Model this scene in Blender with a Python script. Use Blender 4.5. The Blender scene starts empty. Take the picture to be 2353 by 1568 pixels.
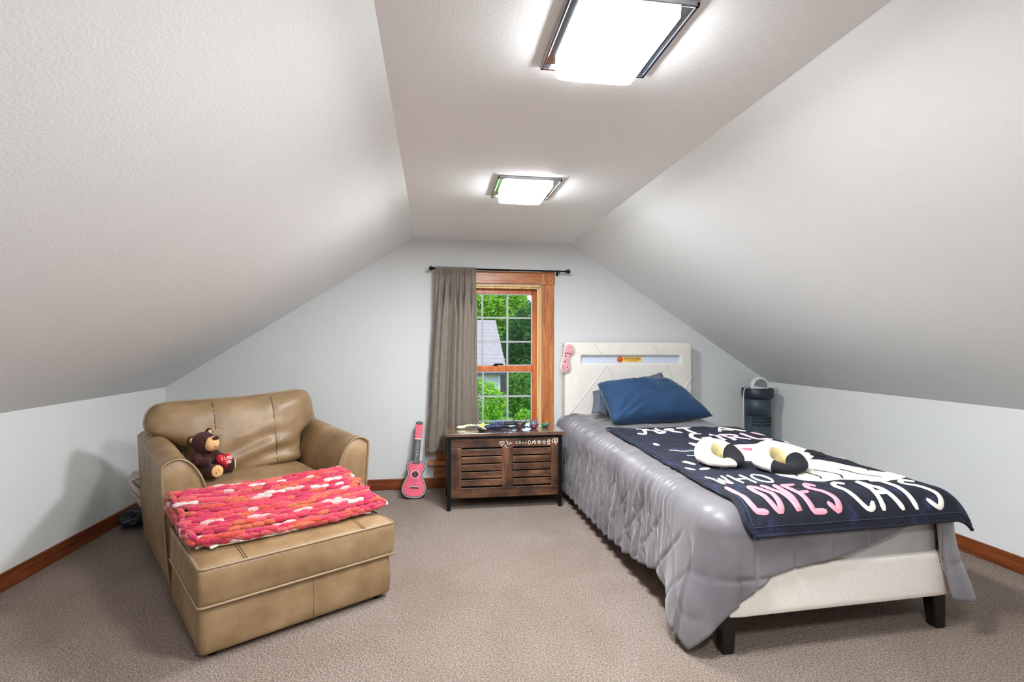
import bpy, bmesh, math, random
from mathutils import Vector, Matrix, noise

# ---------------------------------------------------------------- camera, sky, sun, exposure
scene = bpy.context.scene
COL = scene.collection
PI = math.pi
EYE = 1.18
cam_data = bpy.data.cameras.new('camera')
cam_data.sensor_width = 36.0
cam_data.lens = 1192.7 / 2353.0 * 36.0
cam_data.clip_start = 0.05
cam_data.clip_end = 300
cam = bpy.data.objects.new('camera', cam_data)
COL.objects.link(cam)
cam.matrix_world = (Matrix.Translation((0, 0, EYE)) @ Matrix.Rotation(-0.1502, 4, 'Z')
                    @ Matrix.Rotation(PI / 2 + 0.0081, 4, 'X') @ Matrix.Rotation(0.0025, 4, 'Z'))
scene.camera = cam

world = bpy.data.worlds.new('world')
scene.world = world
world.use_nodes = True
wn = world.node_tree
wn.nodes.clear()
w_out = wn.nodes.new('ShaderNodeOutputWorld')
w_bg = wn.nodes.new('ShaderNodeBackground')
w_sky = wn.nodes.new('ShaderNodeTexSky')
w_sky.sky_type = 'NISHITA'
w_sky.sun_disc = False
w_sky.sun_elevation = math.radians(48)
w_sky.sun_rotation = math.radians(150)
w_sky.air_density = 1.0
w_sky.dust_density = 1.5
w_bg.inputs['Strength'].default_value = 0.42
wn.links.new(w_sky.outputs[0], w_bg.inputs['Color'])
wn.links.new(w_bg.outputs[0], w_out.inputs['Surface'])

sun_data = bpy.data.lights.new('sun', 'SUN')
sun_data.energy = 0.95
sun_data.angle = 0.01
sun_data.color = (1.0, 0.96, 0.88)
sun = bpy.data.objects.new('sun', sun_data)
COL.objects.link(sun)
sun.rotation_euler = Vector((-0.45, 0.62, -0.85)).to_track_quat('-Z', 'Y').to_euler()

LAMP_STRENGTH = 140.0
vs = scene.view_settings
vs.view_transform = 'Standard'
vs.look = 'None'
vs.exposure = 0.45
vs.gamma = 1.0
vs.use_curve_mapping = False

random.seed(7)

# ---------------------------------------------------------------- helpers
def s2l(c):
    def f(v):
        v /= 255.0
        return v / 12.92 if v <= 0.04045 else ((v + 0.055) / 1.055) ** 2.4
    return (f(c[0]), f(c[1]), f(c[2]), 1.0)

def smooth(a, b, x):
    t = max(0.0, min(1.0, (x - a) / (b - a)))
    return t * t * (3 - 2 * t)

def lerp(a, b, t):
    return a + (b - a) * t

def pw(x, pts):
    """piecewise linear"""
    if x <= pts[0][0]:
        return pts[0][1]
    for (x0, y0), (x1, y1) in zip(pts, pts[1:]):
        if x <= x1:
            return y0 + (y1 - y0) * (x - x0) / (x1 - x0)
    return pts[-1][1]

def nz(x, y=0.0, z=0.0):
    return noise.noise((x, y, z))

def catmull(pts, n=8, closed=False):
    out = []
    N = len(pts)
    rng = range(N) if closed else range(N - 1)
    for i in rng:
        if closed:
            p0, p1, p2, p3 = pts[(i - 1) % N], pts[i], pts[(i + 1) % N], pts[(i + 2) % N]
        else:
            p0, p1, p2, p3 = pts[max(i - 1, 0)], pts[i], pts[i + 1], pts[min(i + 2, N - 1)]
        for k in range(n):
            t = k / n
            out.append(tuple(0.5 * ((2 * b) + (c - a) * t + (2 * a - 5 * b + 4 * c - d) * t * t
                                    + (-a + 3 * b - 3 * c + d) * t ** 3)
                             for a, b, c, d in zip(p0, p1, p2, p3)))
    if not closed:
        out.append(tuple(pts[-1]))
    return out

def resample(pts, step):
    out = [pts[0]]
    acc = 0.0
    for a, b in zip(pts, pts[1:]):
        va, vb = Vector(a), Vector(b)
        L = (vb - va).length
        if L < 1e-9:
            continue
        d = step - acc
        while d <= L:
            out.append(tuple(va.lerp(vb, d / L)))
            d += step
        acc = (acc + L) % step
    if (Vector(out[-1]) - Vector(pts[-1])).length > step * 0.2:
        out.append(pts[-1])
    return out

class MB:
    """collects faces; build() links them as ONE mesh object"""
    def __init__(self):
        self.v = []
        self.f = []
        self.c = None

    def box(self, x0, x1, y0, y1, z0, z1):
        b = len(self.v)
        self.v += [(x0, y0, z0), (x1, y0, z0), (x1, y1, z0), (x0, y1, z0),
                   (x0, y0, z1), (x1, y0, z1), (x1, y1, z1), (x0, y1, z1)]
        self.f += [tuple(b + i for i in q) for q in
                   ((0, 3, 2, 1), (4, 5, 6, 7), (0, 1, 5, 4), (1, 2, 6, 5), (2, 3, 7, 6), (3, 0, 4, 7))]
        return self

    def quad(self, *p):
        b = len(self.v)
        self.v += list(p)
        self.f.append(tuple(range(b, b + len(p))))
        return self

    def grid(self, fn, nu, nv, cu=False, cv=False):
        b = len(self.v)
        mu = nu if cu else nu + 1
        mv = nv if cv else nv + 1
        for i in range(mu):
            for j in range(mv):
                self.v.append(tuple(fn(i / nu, j / nv)))
        for i in range(nu):
            for j in range(nv):
                i2, j2 = (i + 1) % mu, (j + 1) % mv
                self.f.append((b + i * mv + j, b + i2 * mv + j, b + i2 * mv + j2, b + i * mv + j2))
        return self

    def tube(self, pts, r, seg=8, closed=False, caps=True):
        n = len(pts)
        P = [Vector(p) for p in pts]
        b = len(self.v)
        prev = None
        for i in range(n):
            if closed:
                t = P[(i + 1) % n] - P[i - 1]
            else:
                t = P[min(i + 1, n - 1)] - P[max(i - 1, 0)]
            if t.length < 1e-9:
                t = Vector((0, 0, 1))
            t.normalize()
            if prev is None:
                up = Vector((0, 0, 1)) if abs(t.z) < 0.9 else Vector((1, 0, 0))
                nrm = t.cross(up).normalized()
            else:
                nrm = (prev - t * prev.dot(t))
                nrm = nrm.normalized() if nrm.length > 1e-6 else t.orthogonal().normalized()
            prev = nrm
            bn = t.cross(nrm)
            rr = r(i / max(1, n - 1)) if callable(r) else r
            for k in range(seg):
                a = 2 * PI * k / seg
                self.v.append(tuple(P[i] + (nrm * math.cos(a) + bn * math.sin(a)) * rr))
        m = n if closed else n - 1
        for i in range(m):
            i2 = (i + 1) % n
            for k in range(seg):
                k2 = (k + 1) % seg
                self.f.append((b + i * seg + k, b + i * seg + k2, b + i2 * seg + k2, b + i2 * seg + k))
        if caps and not closed:
            self.f.append(tuple(b + k for k in reversed(range(seg))))
            self.f.append(tuple(b + (n - 1) * seg + k for k in range(seg)))
        return self

    def lathe(self, prof, seg=24, o=(0, 0, 0), axis='Z'):
        b = len(self.v)
        n = len(prof)
        for r, h in prof:
            for k in range(seg):
                a = 2 * PI * k / seg
                p = (r * math.cos(a), r * math.sin(a), h)
                if axis == 'Y':
                    p = (p[0], h, p[1])
                elif axis == 'X':
                    p = (h, p[0], p[1])
                self.v.append((o[0] + p[0], o[1] + p[1], o[2] + p[2]))
        for i in range(n - 1):
            for k in range(seg):
                k2 = (k + 1) % seg
                self.f.append((b + i * seg + k, b + i * seg + k2, b + (i + 1) * seg + k2, b + (i + 1) * seg + k))
        if prof[0][0] > 1e-6:
            self.f.append(tuple(b + k for k in reversed(range(seg))))
        if prof[-1][0] > 1e-6:
            self.f.append(tuple(b + (n - 1) * seg + k for k in range(seg)))
        return self

    def ell(self, c, r, nu=16, nv=10, rot=None):
        b = len(self.v)
        c = Vector(c)
        for j in range(nv + 1):
            th = PI * j / nv
            for i in range(nu):
                a = 2 * PI * i / nu
                p = Vector((r[0] * math.sin(th) * math.cos(a), r[1] * math.sin(th) * math.sin(a), r[2] * math.cos(th)))
                if rot is not None:
                    p = rot @ p
                self.v.append(tuple(c + p))
        for j in range(nv):
            for i in range(nu):
                i2 = (i + 1) % nu
                q = (b + j * nu + i, b + (j + 1) * nu + i, b + (j + 1) * nu + i2, b + j * nu + i2)
                self.f.append(q)
        return self

    def prism(self, poly, d0, d1, to3):
        """closed 2D polygon extruded between depths d0, d1; to3(x, y, d) -> point"""
        b = len(self.v)
        n = len(poly)
        for d in (d0, d1):
            for p in poly:
                self.v.append(tuple(to3(p[0], p[1], d)))
        self.f.append(tuple(b + i for i in reversed(range(n))))
        self.f.append(tuple(b + n + i for i in range(n)))
        for i in range(n):
            j = (i + 1) % n
            self.f.append((b + i, b + j, b + n + j, b + n + i))
        return self

    def softbox(self, x0, x1, y0, y1, z0, z1, r, n=10, crown=0.0, sag=0.0, fn=None):
        """rounded, slightly crowned box (cushion)"""
        b0 = len(self.v)
        bm = bmesh.new()
        bmesh.ops.create_cube(bm, size=2.0)
        bmesh.ops.subdivide_edges(bm, edges=bm.edges[:], cuts=n, use_grid_fill=True)
        cx, cy, cz = (x0 + x1) / 2, (y0 + y1) / 2, (z0 + z1) / 2
        hx, hy, hz = (x1 - x0) / 2, (y1 - y0) / 2, (z1 - z0) / 2
        def sp(t):                       # concentrate vertices near the edges
            return math.copysign(1 - (1 - abs(t)) ** 1.6, t)
        idx = {}
        for v in bm.verts:
            p = Vector((sp(v.co.x) * hx, sp(v.co.y) * hy, sp(v.co.z) * hz))
            q = Vector((max(-hx + r, min(hx - r, p.x)), max(-hy + r, min(hy - r, p.y)), max(-hz + r, min(hz - r, p.z))))
            d = p - q
            if d.length > 1e-9:
                p = q + d.normalized() * r
            u, w, h = p.x / hx, p.y / hy, p.z / hz
            k = (1 - u * u) * (1 - w * w)
            p.z += crown * k * max(0, h) - sag * k * max(0, -h)
            o = (cx + p.x, cy + p.y, cz + p.z)
            if fn:
                o = fn(o)
            idx[v.index] = len(self.v)
            self.v.append(tuple(o))
        bm.verts.index_update()
        for f in bm.faces:
            self.f.append(tuple(b0 + v.index for v in f.verts))
        bm.free()
        return self

    def xf(self, fn, start=0):
        self.v = self.v[:start] + [tuple(fn(p)) for p in self.v[start:]]
        return self

    def build(self, name, mat, parent=None, smooth_shade=True, merge=0.0, auto=None, loc=None, world=True):
        me = bpy.data.meshes.new(name)
        me.from_pydata([tuple(p) for p in self.v], [], self.f)
        if merge:
            bm = bmesh.new()
            bm.from_mesh(me)
            bmesh.ops.remove_doubles(bm, verts=bm.verts, dist=merge)
            bmesh.ops.recalc_face_normals(bm, faces=bm.faces)
            bm.to_mesh(me)
            bm.free()
        me.update()
        if self.c is not None:
            ca = me.color_attributes.new('tint', 'FLOAT_COLOR', 'POINT')
            for i, c in enumerate(self.c):
                ca.data[i].color = c
        for m in (mat if isinstance(mat, (list, tuple)) else [mat]):
            me.materials.append(m)
        o = bpy.data.objects.new(name, me)
        COL.objects.link(o)
        if smooth_shade:
            me.polygons.foreach_set('use_smooth', [True] * len(me.polygons))
            if auto is not None:
                me.set_sharp_from_angle(angle=math.radians(auto))
        if parent is not None:
            o.parent = parent
            if world:
                o.matrix_parent_inverse = mw(parent).inverted()
        if loc:
            o.location = loc
        return o

def mw(o):
    b = Matrix.Translation(o.location) @ o.rotation_euler.to_matrix().to_4x4()
    return mw(o.parent) @ o.matrix_parent_inverse @ b if o.parent else b

def empty(name, loc=(0, 0, 0), rz=0.0, parent=None):
    o = bpy.data.objects.new(name, None)
    o.empty_display_size = 0.05
    COL.objects.link(o)
    o.location = loc
    o.rotation_euler = (0, 0, rz)
    if parent:
        o.parent = parent
    return o

def tag(o, label=None, cat=None, group=None, kind=None):
    if label:
        o['label'] = label
    if cat:
        o['category'] = cat
    if group:
        o['group'] = group
    if kind:
        o['kind'] = kind
    return o

def bevel(o, w, seg=2):
    m = o.modifiers.new('bevel', 'BEVEL')
    m.width = w
    m.segments = seg
    m.limit_method = 'ANGLE'
    m.angle_limit = math.radians(35)
    return o

# ---------------------------------------------------------------- materials
class NT:
    def __init__(self, name):
        self.m = bpy.data.materials.new(name)
        self.m.use_nodes = True
        self.t = self.m.node_tree
        self.t.nodes.clear()
        self.out = self.t.nodes.new('ShaderNodeOutputMaterial')
        self.b = self.t.nodes.new('ShaderNodeBsdfPrincipled')
        self.t.links.new(self.b.outputs[0], self.out.inputs[0])
        self.tc = self.t.nodes.new('ShaderNodeTexCoord')

    def n(self, typ, **kw):
        x = self.t.nodes.new(typ)
        for k, v in kw.items():
            if k in x.inputs:
                x.inputs[k].default_value = v
            else:
                setattr(x, k, v)
        return x

    def l(self, a, b):
        self.t.links.new(a, b)

    def coords(self, scale=(1, 1, 1), kind='Object', rot=(0, 0, 0)):
        mp = self.n('ShaderNodeMapping')
        mp.inputs['Scale'].default_value = scale
        mp.inputs['Rotation'].default_value = rot
        self.l(self.tc.outputs[kind], mp.inputs['Vector'])
        return mp.outputs[0]

    def noise(self, scale, detail=3, rough=0.5, vec=None, dist=0.0):
        x = self.n('ShaderNodeTexNoise')
        x.inputs['Scale'].default_value = scale
        x.inputs['Detail'].default_value = detail
        x.inputs['Roughness'].default_value = rough
        x.inputs['Distortion'].default_value = dist
        self.l(vec if vec is not None else self.tc.outputs['Object'], x.inputs['Vector'])
        return x.outputs['Fac']

    def ramp(self, fac, stops):
        r = self.n('ShaderNodeValToRGB')
        el = r.color_ramp.elements
        while len(el) < len(stops):
            el.new(0.5)
        for e, (p, c) in zip(el, stops):
            e.position = p
            e.color = s2l(c) if len(c) == 3 else c
        self.l(fac, r.inputs[0])
        return r.outputs[0]

    def bump(self, fac, strength=0.3, dist=0.01, normal=None):
        x = self.n('ShaderNodeBump')
        x.inputs['Strength'].default_value = strength
        x.inputs['Distance'].default_value = dist
        self.l(fac, x.inputs['Height'])
        if normal is not None:
            self.l(normal, x.inputs['Normal'])
        return x.outputs[0]

    def set(self, **kw):
        for k, v in kw.items():
            k = k.replace('_', ' ')
            if hasattr(v, 'links') or isinstance(v, bpy.types.NodeSocket):
                self.l(v, self.b.inputs[k])
            else:
                self.b.inputs[k].default_value = v
        return self

def plain(name, col, rough=0.5, metal=0.0, var=0.06, vscale=20, bump=0.0, bscale=200, bdist=0.002, sheen=0.0, coat=0.0, spec=0.5):
    t = NT(name)
    c = col
    lo = tuple(max(0, v * (1 - var)) for v in c)
    hi = tuple(min(255, v * (1 + var)) for v in c)
    t.set(Base_Color=t.ramp(t.noise(vscale, 4), [(0.3, lo), (0.7, hi)]), Roughness=rough, Metallic=metal)
    t.b.inputs['Specular IOR Level'].default_value = spec
    if bump:
        t.set(Normal=t.bump(t.noise(bscale, 3), bump, bdist))
    if sheen:
        t.b.inputs['Sheen Weight'].default_value = sheen
        t.b.inputs['Sheen Roughness'].default_value = 0.4
    if coat:
        t.b.inputs['Coat Weight'].default_value = coat
        t.b.inputs['Coat Roughness'].default_value = 0.15
    return t.m

def wood(name, dark, mid, light, axis='X', rough=0.4, scale=1.0, coat=0.0, patch=0.0):
    t = NT(name)
    s = {'X': (1.2, 16, 16), 'Y': (16, 1.2, 16), 'Z': (16, 16, 1.2)}[axis]
    v = t.coords(tuple(k * scale for k in s))
    g = t.noise(2.2, 8, 0.62, v, 0.6)
    fine = t.noise(9.0, 4, 0.6, v)
    mx = t.n('ShaderNodeMath', operation='MULTIPLY_ADD')
    t.l(fine, mx.inputs[0])
    mx.inputs[1].default_value = 0.3
    t.l(g, mx.inputs[2])
    c = t.ramp(mx.outputs[0], [(0.42, dark), (0.62, mid), (0.82, light)])
    if patch:
        pn = t.ramp(t.noise(7.0, 3, 0.5, t.coords((1, 1, 1))), [(0.42, (255, 255, 255)), (0.62, (90, 85, 90))])
        mm = t.n('ShaderNodeMix', data_type='RGBA', blend_type='MULTIPLY')
        mm.inputs[0].default_value = patch
        t.l(c, mm.inputs[6])
        t.l(pn, mm.inputs[7])
        c = mm.outputs[2]
    t.set(Base_Color=c, Roughness=rough, Normal=t.bump(mx.outputs[0], 0.12, 0.002))
    t.b.inputs['Coat Weight'].default_value = coat
    t.b.inputs['Coat Roughness'].default_value = 0.12
    return t.m

M = {}
def wallmat(name, col, tex):
    t = NT(name)
    c = t.ramp(t.noise(1.1, 3, 0.5), [(0.3, tuple(v * 0.985 for v in col)), (0.7, col)])
    bn = t.noise(110, 3, 0.55)
    t.set(Base_Color=c, Roughness=0.62, Normal=t.bump(bn, tex, 0.005))
    t.b.inputs['Specular IOR Level'].default_value = 0.3
    return t.m
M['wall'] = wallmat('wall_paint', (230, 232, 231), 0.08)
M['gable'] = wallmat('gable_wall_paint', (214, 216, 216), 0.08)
M['flat_ceiling'] = wallmat('brightened_ceiling_paint', (249, 250, 251), 0.22)  # lighter than the slopes to make up for weak light on it
M['slope'] = wallmat('ceiling_texture_paint', (238, 240, 241), 0.22)

t = NT('carpet')
v1 = t.n('ShaderNodeTexVoronoi')
v1.inputs['Scale'].default_value = 105
t.l(t.tc.outputs['Object'], v1.inputs['Vector'])
n1 = t.noise(150, 4, 0.75)
n2 = t.noise(2.2, 3, 0.5, dist=0.8)
n3 = t.noise(45, 3, 0.6)
base = t.ramp(n1, [(0.32, (86, 71, 62)), (0.5, (168, 150, 137)), (0.70, (228, 213, 200))])
soft = t.ramp(n2, [(0.30, (236, 228, 222)), (0.70, (255, 252, 250))])  # broad pile shading put into the colour as random patches
mm = t.n('ShaderNodeMix', data_type='RGBA', blend_type='MULTIPLY')
mm.inputs[0].default_value = 1.0
t.l(base, mm.inputs[6]); t.l(soft, mm.inputs[7])
ad = t.n('ShaderNodeMath', operation='ADD')
t.l(v1.outputs['Distance'], ad.inputs[0]); t.l(n1, ad.inputs[1])
ad2 = t.n('ShaderNodeMath', operation='ADD')
t.l(ad.outputs[0], ad2.inputs[0]); t.l(n3, ad2.inputs[1])
t.set(Base_Color=mm.outputs[2], Roughness=0.95, Normal=t.bump(ad2.outputs[0], 1.0, 0.014))
t.b.inputs['Specular IOR Level'].default_value = 0.1
t.b.inputs['Sheen Weight'].default_value = 0.15
M['carpet'] = t.m

M['oak_x'] = wood('oak_casing_horizontal', (136, 74, 36), (178, 106, 58), (204, 138, 84), 'X', 0.35, 1.4)
M['oak_z'] = wood('oak_casing_vertical', (136, 74, 36), (178, 106, 58), (204, 138, 84), 'Z', 0.35, 1.4)
M['sash'] = wood('sash_stain', (158, 74, 28), (192, 98, 42), (212, 122, 60), 'Z', 0.35, 0.8)
M['vinyl_sill'] = plain('vinyl_sill', (206, 208, 210), 0.4, var=0.02)
M['jamb'] = wood('pale_jamb_pine', (190, 150, 92), (220, 184, 124), (236, 206, 150), 'Z', 0.45, 0.8)
M['base_x'] = wood('baseboard_stain_long', (84, 38, 14), (118, 58, 24), (142, 76, 36), 'X', 0.4, 0.8)
M['base_y'] = wood('baseboard_stain_deep', (84, 38, 14), (118, 58, 24), (142, 76, 36), 'Y', 0.4, 0.8)
M['backlit_vinyl'] = plain('backlit_vinyl', (176, 178, 180), 0.4, var=0.02)  # white vinyl greyed, its backlit shade put into the colour
M['chest_x'] = wood('rustic_brown_board', (44, 27, 20), (92, 60, 42), (136, 94, 66), 'X', 0.42, 0.55, 0.1, 0.75)
M['chest_z'] = wood('rustic_brown_stile', (44, 27, 20), (92, 60, 42), (136, 94, 66), 'Z', 0.42, 0.55, 0.1, 0.75)
M['chest_top'] = wood('rustic_brown_top', (58, 40, 34), (104, 76, 62), (146, 112, 92), 'X', 0.16, 0.5, 1.0, 0.5)
M['black_metal'] = plain('black_metal', (24, 25, 28), 0.4, 0.6)
M['dark_gap'] = plain('opening_shade', (16, 13, 12), 0.8)  # near-black colour standing for the shade inside openings
M['chrome'] = plain('chrome', (170, 173, 178), 0.10, 1.0, 0.05, 9)
M['black_gloss'] = plain('black_gloss', (14, 12, 12), 0.25)
M['cream'] = plain('cream_leatherette', (226, 222, 214), 0.42, var=0.015, bump=0.05, bscale=300, bdist=0.001)
M['cream_cloth'] = plain('cream_upholstery', (236, 229, 221), 0.85, var=0.015, vscale=60, bump=0.08, bscale=500, bdist=0.001)
M['white_plastic'] = plain('white_plastic', (232, 230, 226), 0.35, var=0.02)
M['sheet'] = plain('grey_sheet', (172, 170, 168), 0.85, var=0.04, vscale=9, bump=0.1, bscale=30, bdist=0.01)
M['navy_pillow'] = plain('blue_cotton', (17, 55, 92), 0.8, var=0.10, vscale=5, bump=0.15, bscale=14, bdist=0.01, sheen=0.25)
M['grey_pillow'] = plain('slate_cotton', (92, 98, 112), 0.85, var=0.06)
M['black_plush'] = plain('black_plush', (14, 16, 24), 0.9, bump=0.3, bscale=300, sheen=0.04)
M['white_plush'] = plain('white_plush', (232, 228, 218), 0.9, var=0.03, bump=0.25, bscale=60, sheen=0.2)
M['beige_plush'] = plain('beige_lining', (206, 190, 140), 0.9, var=0.1, vscale=40)
M['pink'] = plain('pink_applique', (244, 146, 162), 0.85, var=0.05, vscale=60, sheen=0.2)
M['pale_pink'] = plain('pale_pink_applique', (240, 206, 214), 0.85, var=0.04, sheen=0.2)
M['white_app'] = plain('white_applique', (236, 232, 222), 0.85, var=0.03, sheen=0.2)
M['hot_pink'] = plain('hot_pink_nose', (238, 92, 130), 0.85, sheen=0.2)
M['black_app'] = plain('black_applique', (14, 16, 26), 0.9)
M['stitch'] = plain('grey_stitching', (62, 70, 94), 0.8)
M['lining'] = plain('pink_lining', (222, 168, 168), 0.85)

t = NT('navy_velvet')
nn = t.noise(9, 5, 0.65, dist=1.2)
t.set(Base_Color=t.ramp(nn, [(0.34, (8, 10, 22)), (0.54, (14, 19, 38)), (0.80, (52, 64, 104))]), Roughness=0.75,  # lightest stop paints patches of velvet highlight into the colour
      Normal=t.bump(t.noise(26, 4, 0.6), 0.35, 0.01))
t.b.inputs['Sheen Weight'].default_value = 0.14
t.b.inputs['Sheen Roughness'].default_value = 0.35
t.b.inputs['Sheen Tint'].default_value = s2l((110, 126, 176))
M['velvet'] = t.m

t = NT('grey_satin')
t.set(Base_Color=t.ramp(t.noise(4, 3), [(0.3, (94, 90, 95)), (0.7, (116, 112, 117))]), Roughness=0.42,
      Normal=t.bump(t.noise(38, 3, 0.6), 0.10, 0.01))
t.b.inputs['Sheen Weight'].default_value = 0.3
M['comforter'] = t.m

t = NT('tan_leather')
nn = t.noise(6, 5, 0.6)
cr = t.n('ShaderNodeTexVoronoi')
cr.inputs['Scale'].default_value = 150
t.l(t.tc.outputs['Object'], cr.inputs['Vector'])
t.set(Base_Color=t.ramp(nn, [(0.28, (118, 93, 64)), (0.5, (143, 116, 83)), (0.75, (166, 139, 106))]), Roughness=0.42,
      Normal=t.bump(cr.outputs['Distance'], 0.12, 0.002))
M['leather'] = t.m
M['piping'] = plain('leather_welt', (150, 126, 96), 0.4, var=0.05)
M['seam'] = plain('seam_thread', (104, 82, 56), 0.6)

t = NT('satin_curtain')
t.set(Base_Color=t.ramp(t.noise(30, 3), [(0.3, (140, 130, 120)), (0.7, (156, 146, 134))]), Roughness=0.42,
      Normal=t.bump(t.noise(60, 3), 0.08, 0.004))
t.b.inputs['Sheen Weight'].default_value = 0.2
tr = t.n('ShaderNodeBsdfTranslucent')
tr.inputs['Color'].default_value = s2l((190, 165, 150))
mxs = t.n('ShaderNodeMixShader')
mxs.inputs[0].default_value = 0.35
t.l(t.b.outputs[0], mxs.inputs[1]); t.l(tr.outputs[0], mxs.inputs[2]); t.l(mxs.outputs[0], t.out.inputs[0])
M['curtain'] = t.m

t = NT('window_glass')
tp = t.n('ShaderNodeBsdfTransparent')
tp.inputs['Color'].default_value = (0.93, 0.96, 0.96, 1)
gl = t.n('ShaderNodeBsdfGlossy')
gl.inputs['Roughness'].default_value = 0.02
fr = t.n('ShaderNodeFresnel')
fr.inputs['IOR'].default_value = 1.35
ms = t.n('ShaderNodeMixShader')
t.l(fr.outputs[0], ms.inputs[0]); t.l(tp.outputs[0], ms.inputs[1]); t.l(gl.outputs[0], ms.inputs[2]); t.l(ms.outputs[0], t.out.inputs[0])
M['glass'] = t.m

t = NT('lamp_glass_edge')
t.set(Base_Color=s2l((246, 246, 242)), Roughness=0.3)
t.b.inputs['Emission Color'].default_value = (0.950, 0.988, 1.005, 1)
t.b.inputs['Emission Strength'].default_value = LAMP_STRENGTH * 0.02
M['lamp_edge'] = t.m
t = NT('lamp_glass_side')
t.set(Base_Color=s2l((246, 246, 242)), Roughness=0.3)
t.b.inputs['Emission Color'].default_value = (0.950, 0.988, 1.005, 1)
t.b.inputs['Emission Strength'].default_value = LAMP_STRENGTH * 0.22
M['lamp_side'] = t.m
t = NT('lamp_glass')
t.set(Base_Color=s2l((250, 250, 248)), Roughness=0.3)
t.b.inputs['Emission Color'].default_value = (0.950, 0.988, 1.005, 1)
t.b.inputs['Emission Strength'].default_value = LAMP_STRENGTH
M['lamp'] = t.m

def leafmat(name, a, b, c):
    t = NT(name)
    t.set(Base_Color=t.ramp(t.noise(3.0, 6, 0.7), [(0.3, a), (0.5, b), (0.72, c)]), Roughness=0.6)
    tr = t.n('ShaderNodeBsdfTranslucent')
    tr.inputs['Color'].default_value = s2l(c)
    ms = t.n('ShaderNodeMixShader')
    ms.inputs[0].default_value = 0.3
    t.l(t.b.outputs[0], ms.inputs[1]); t.l(tr.outputs[0], ms.inputs[2]); t.l(ms.outputs[0], t.out.inputs[0])
    return t.m
M['leaf_bright'] = leafmat('leaves_bright', (70, 120, 24), (112, 168, 40), (160, 206, 70))
M['leaf_mid'] = leafmat('leaves_mid', (44, 88, 24), (78, 130, 34), (122, 172, 58))
M['leaf_dark'] = leafmat('leaves_dark', (24, 62, 30), (48, 98, 40), (92, 140, 64))
M['bark'] = plain('bark', (120, 104, 88), 0.9, var=0.2, vscale=6)
M['lawn'] = plain('lawn_grass', (92, 150, 40), 0.9, var=0.25, vscale=2)
M['shingle'] = plain('roof_shingle', (146, 140, 138), 0.9, var=0.06, vscale=7)
M['siding'] = plain('white_siding', (206, 210, 218), 0.6, var=0.03)
M['house_dark'] = plain('house_shadow_trim', (58, 58, 60), 0.7)

# ================================================================ THE SETTING
XL, XR, CL, CR = -2.031, 3.026, -0.154, 1.151
ZC, ZK, D, YR = 2.0605, 0.851, 4.337, -1.7
def struct(o):
    o['kind'] = 'structure'
    return o

struct(MB().box(XL - 0.1, XR + 0.1, YR - 0.1, D + 0.12, -0.12, 0.0).build('floor', M['carpet'], smooth_shade=False))
def slab(name, poly, mat):
    m = MB().prism(poly, YR - 0.1, D + 0.1, lambda x, z, d: (x, d, z))
    return struct(m.build(name, mat, smooth_shade=False, merge=1e-5))
slab('ceiling', [(CL, ZC), (CR, ZC), (CR, ZC + 0.1), (CL, ZC + 0.1)], M['flat_ceiling'])
slab('ceiling_left', [(XL, ZK), (CL, ZC), (CL, ZC + 0.1), (XL - 0.1, ZK + 0.05)], M['slope'])
slab('ceiling_right', [(XR, ZK), (XR + 0.1, ZK + 0.05), (CR, ZC + 0.1), (CR, ZC)], M['slope'])
slab('wall_left', [(XL, 0), (XL, ZK), (XL - 0.1, ZK + 0.05), (XL - 0.1, 0)], M['wall'])
slab('wall_right', [(XR, 0), (XR + 0.1, 0), (XR + 0.1, ZK + 0.05), (XR, ZK)], M['wall'])

# gable wall with the window opening
WX0, WX1, WZ0, WZ1 = 0.135, 0.905, 0.235, 1.69
m = MB()
def gable(m, y, hole):
    if hole:
        m.quad((XL, y, 0), (WX0, y, 0), (WX0, y, ZC), (CL, y, ZC), (XL, y, ZK))
        m.quad((WX1, y, 0), (XR, y, 0), (XR, y, ZK), (CR, y, ZC), (WX1, y, ZC))
        m.quad((WX0, y, 0), (WX1, y, 0), (WX1, y, WZ0), (WX0, y, WZ0))
        m.quad((WX0, y, WZ1), (WX1, y, WZ1), (WX1, y, ZC), (WX0, y, ZC))
    else:
        m.quad((XL, y, 0), (XR, y, 0), (XR, y, ZK), (CR, y, ZC), (CL, y, ZC), (XL, y, ZK))
gable(m, D, True)
gable(m, D + 0.14, True)
m.quad((WX0, D, WZ0), (WX0, D + 0.14, WZ0), (WX0, D + 0.14, WZ1), (WX0, D, WZ1))
m.quad((WX1, D, WZ0), (WX1, D + 0.14, WZ0), (WX1, D + 0.14, WZ1), (WX1, D, WZ1))
m.quad((WX0, D, WZ0), (WX1, D, WZ0), (WX1, D + 0.14, WZ0), (WX0, D + 0.14, WZ0))
m.quad((WX0, D, WZ1), (WX1, D, WZ1), (WX1, D + 0.14, WZ1), (WX0, D + 0.14, WZ1))
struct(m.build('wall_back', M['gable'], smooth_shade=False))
m = MB()
gable(m, YR, False)
struct(m.build('wall_front', M['wall'], smooth_shade=False))

def board(name, x0, x1, y0, y1, mat):
    o = MB().box(x0, x1, y0, y1, 0.0, 0.089).build(name, mat, smooth_shade=False)
    bevel(o, 0.005, 2)
    return struct(o)
board('baseboard_left', XL, XL + 0.014, YR, D - 0.014, M['base_y'])
board('baseboard_right', XR - 0.014, XR, YR, D - 0.014, M['base_y'])
board('baseboard_back', XL, XR, D - 0.014, D, M['base_x'])

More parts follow.
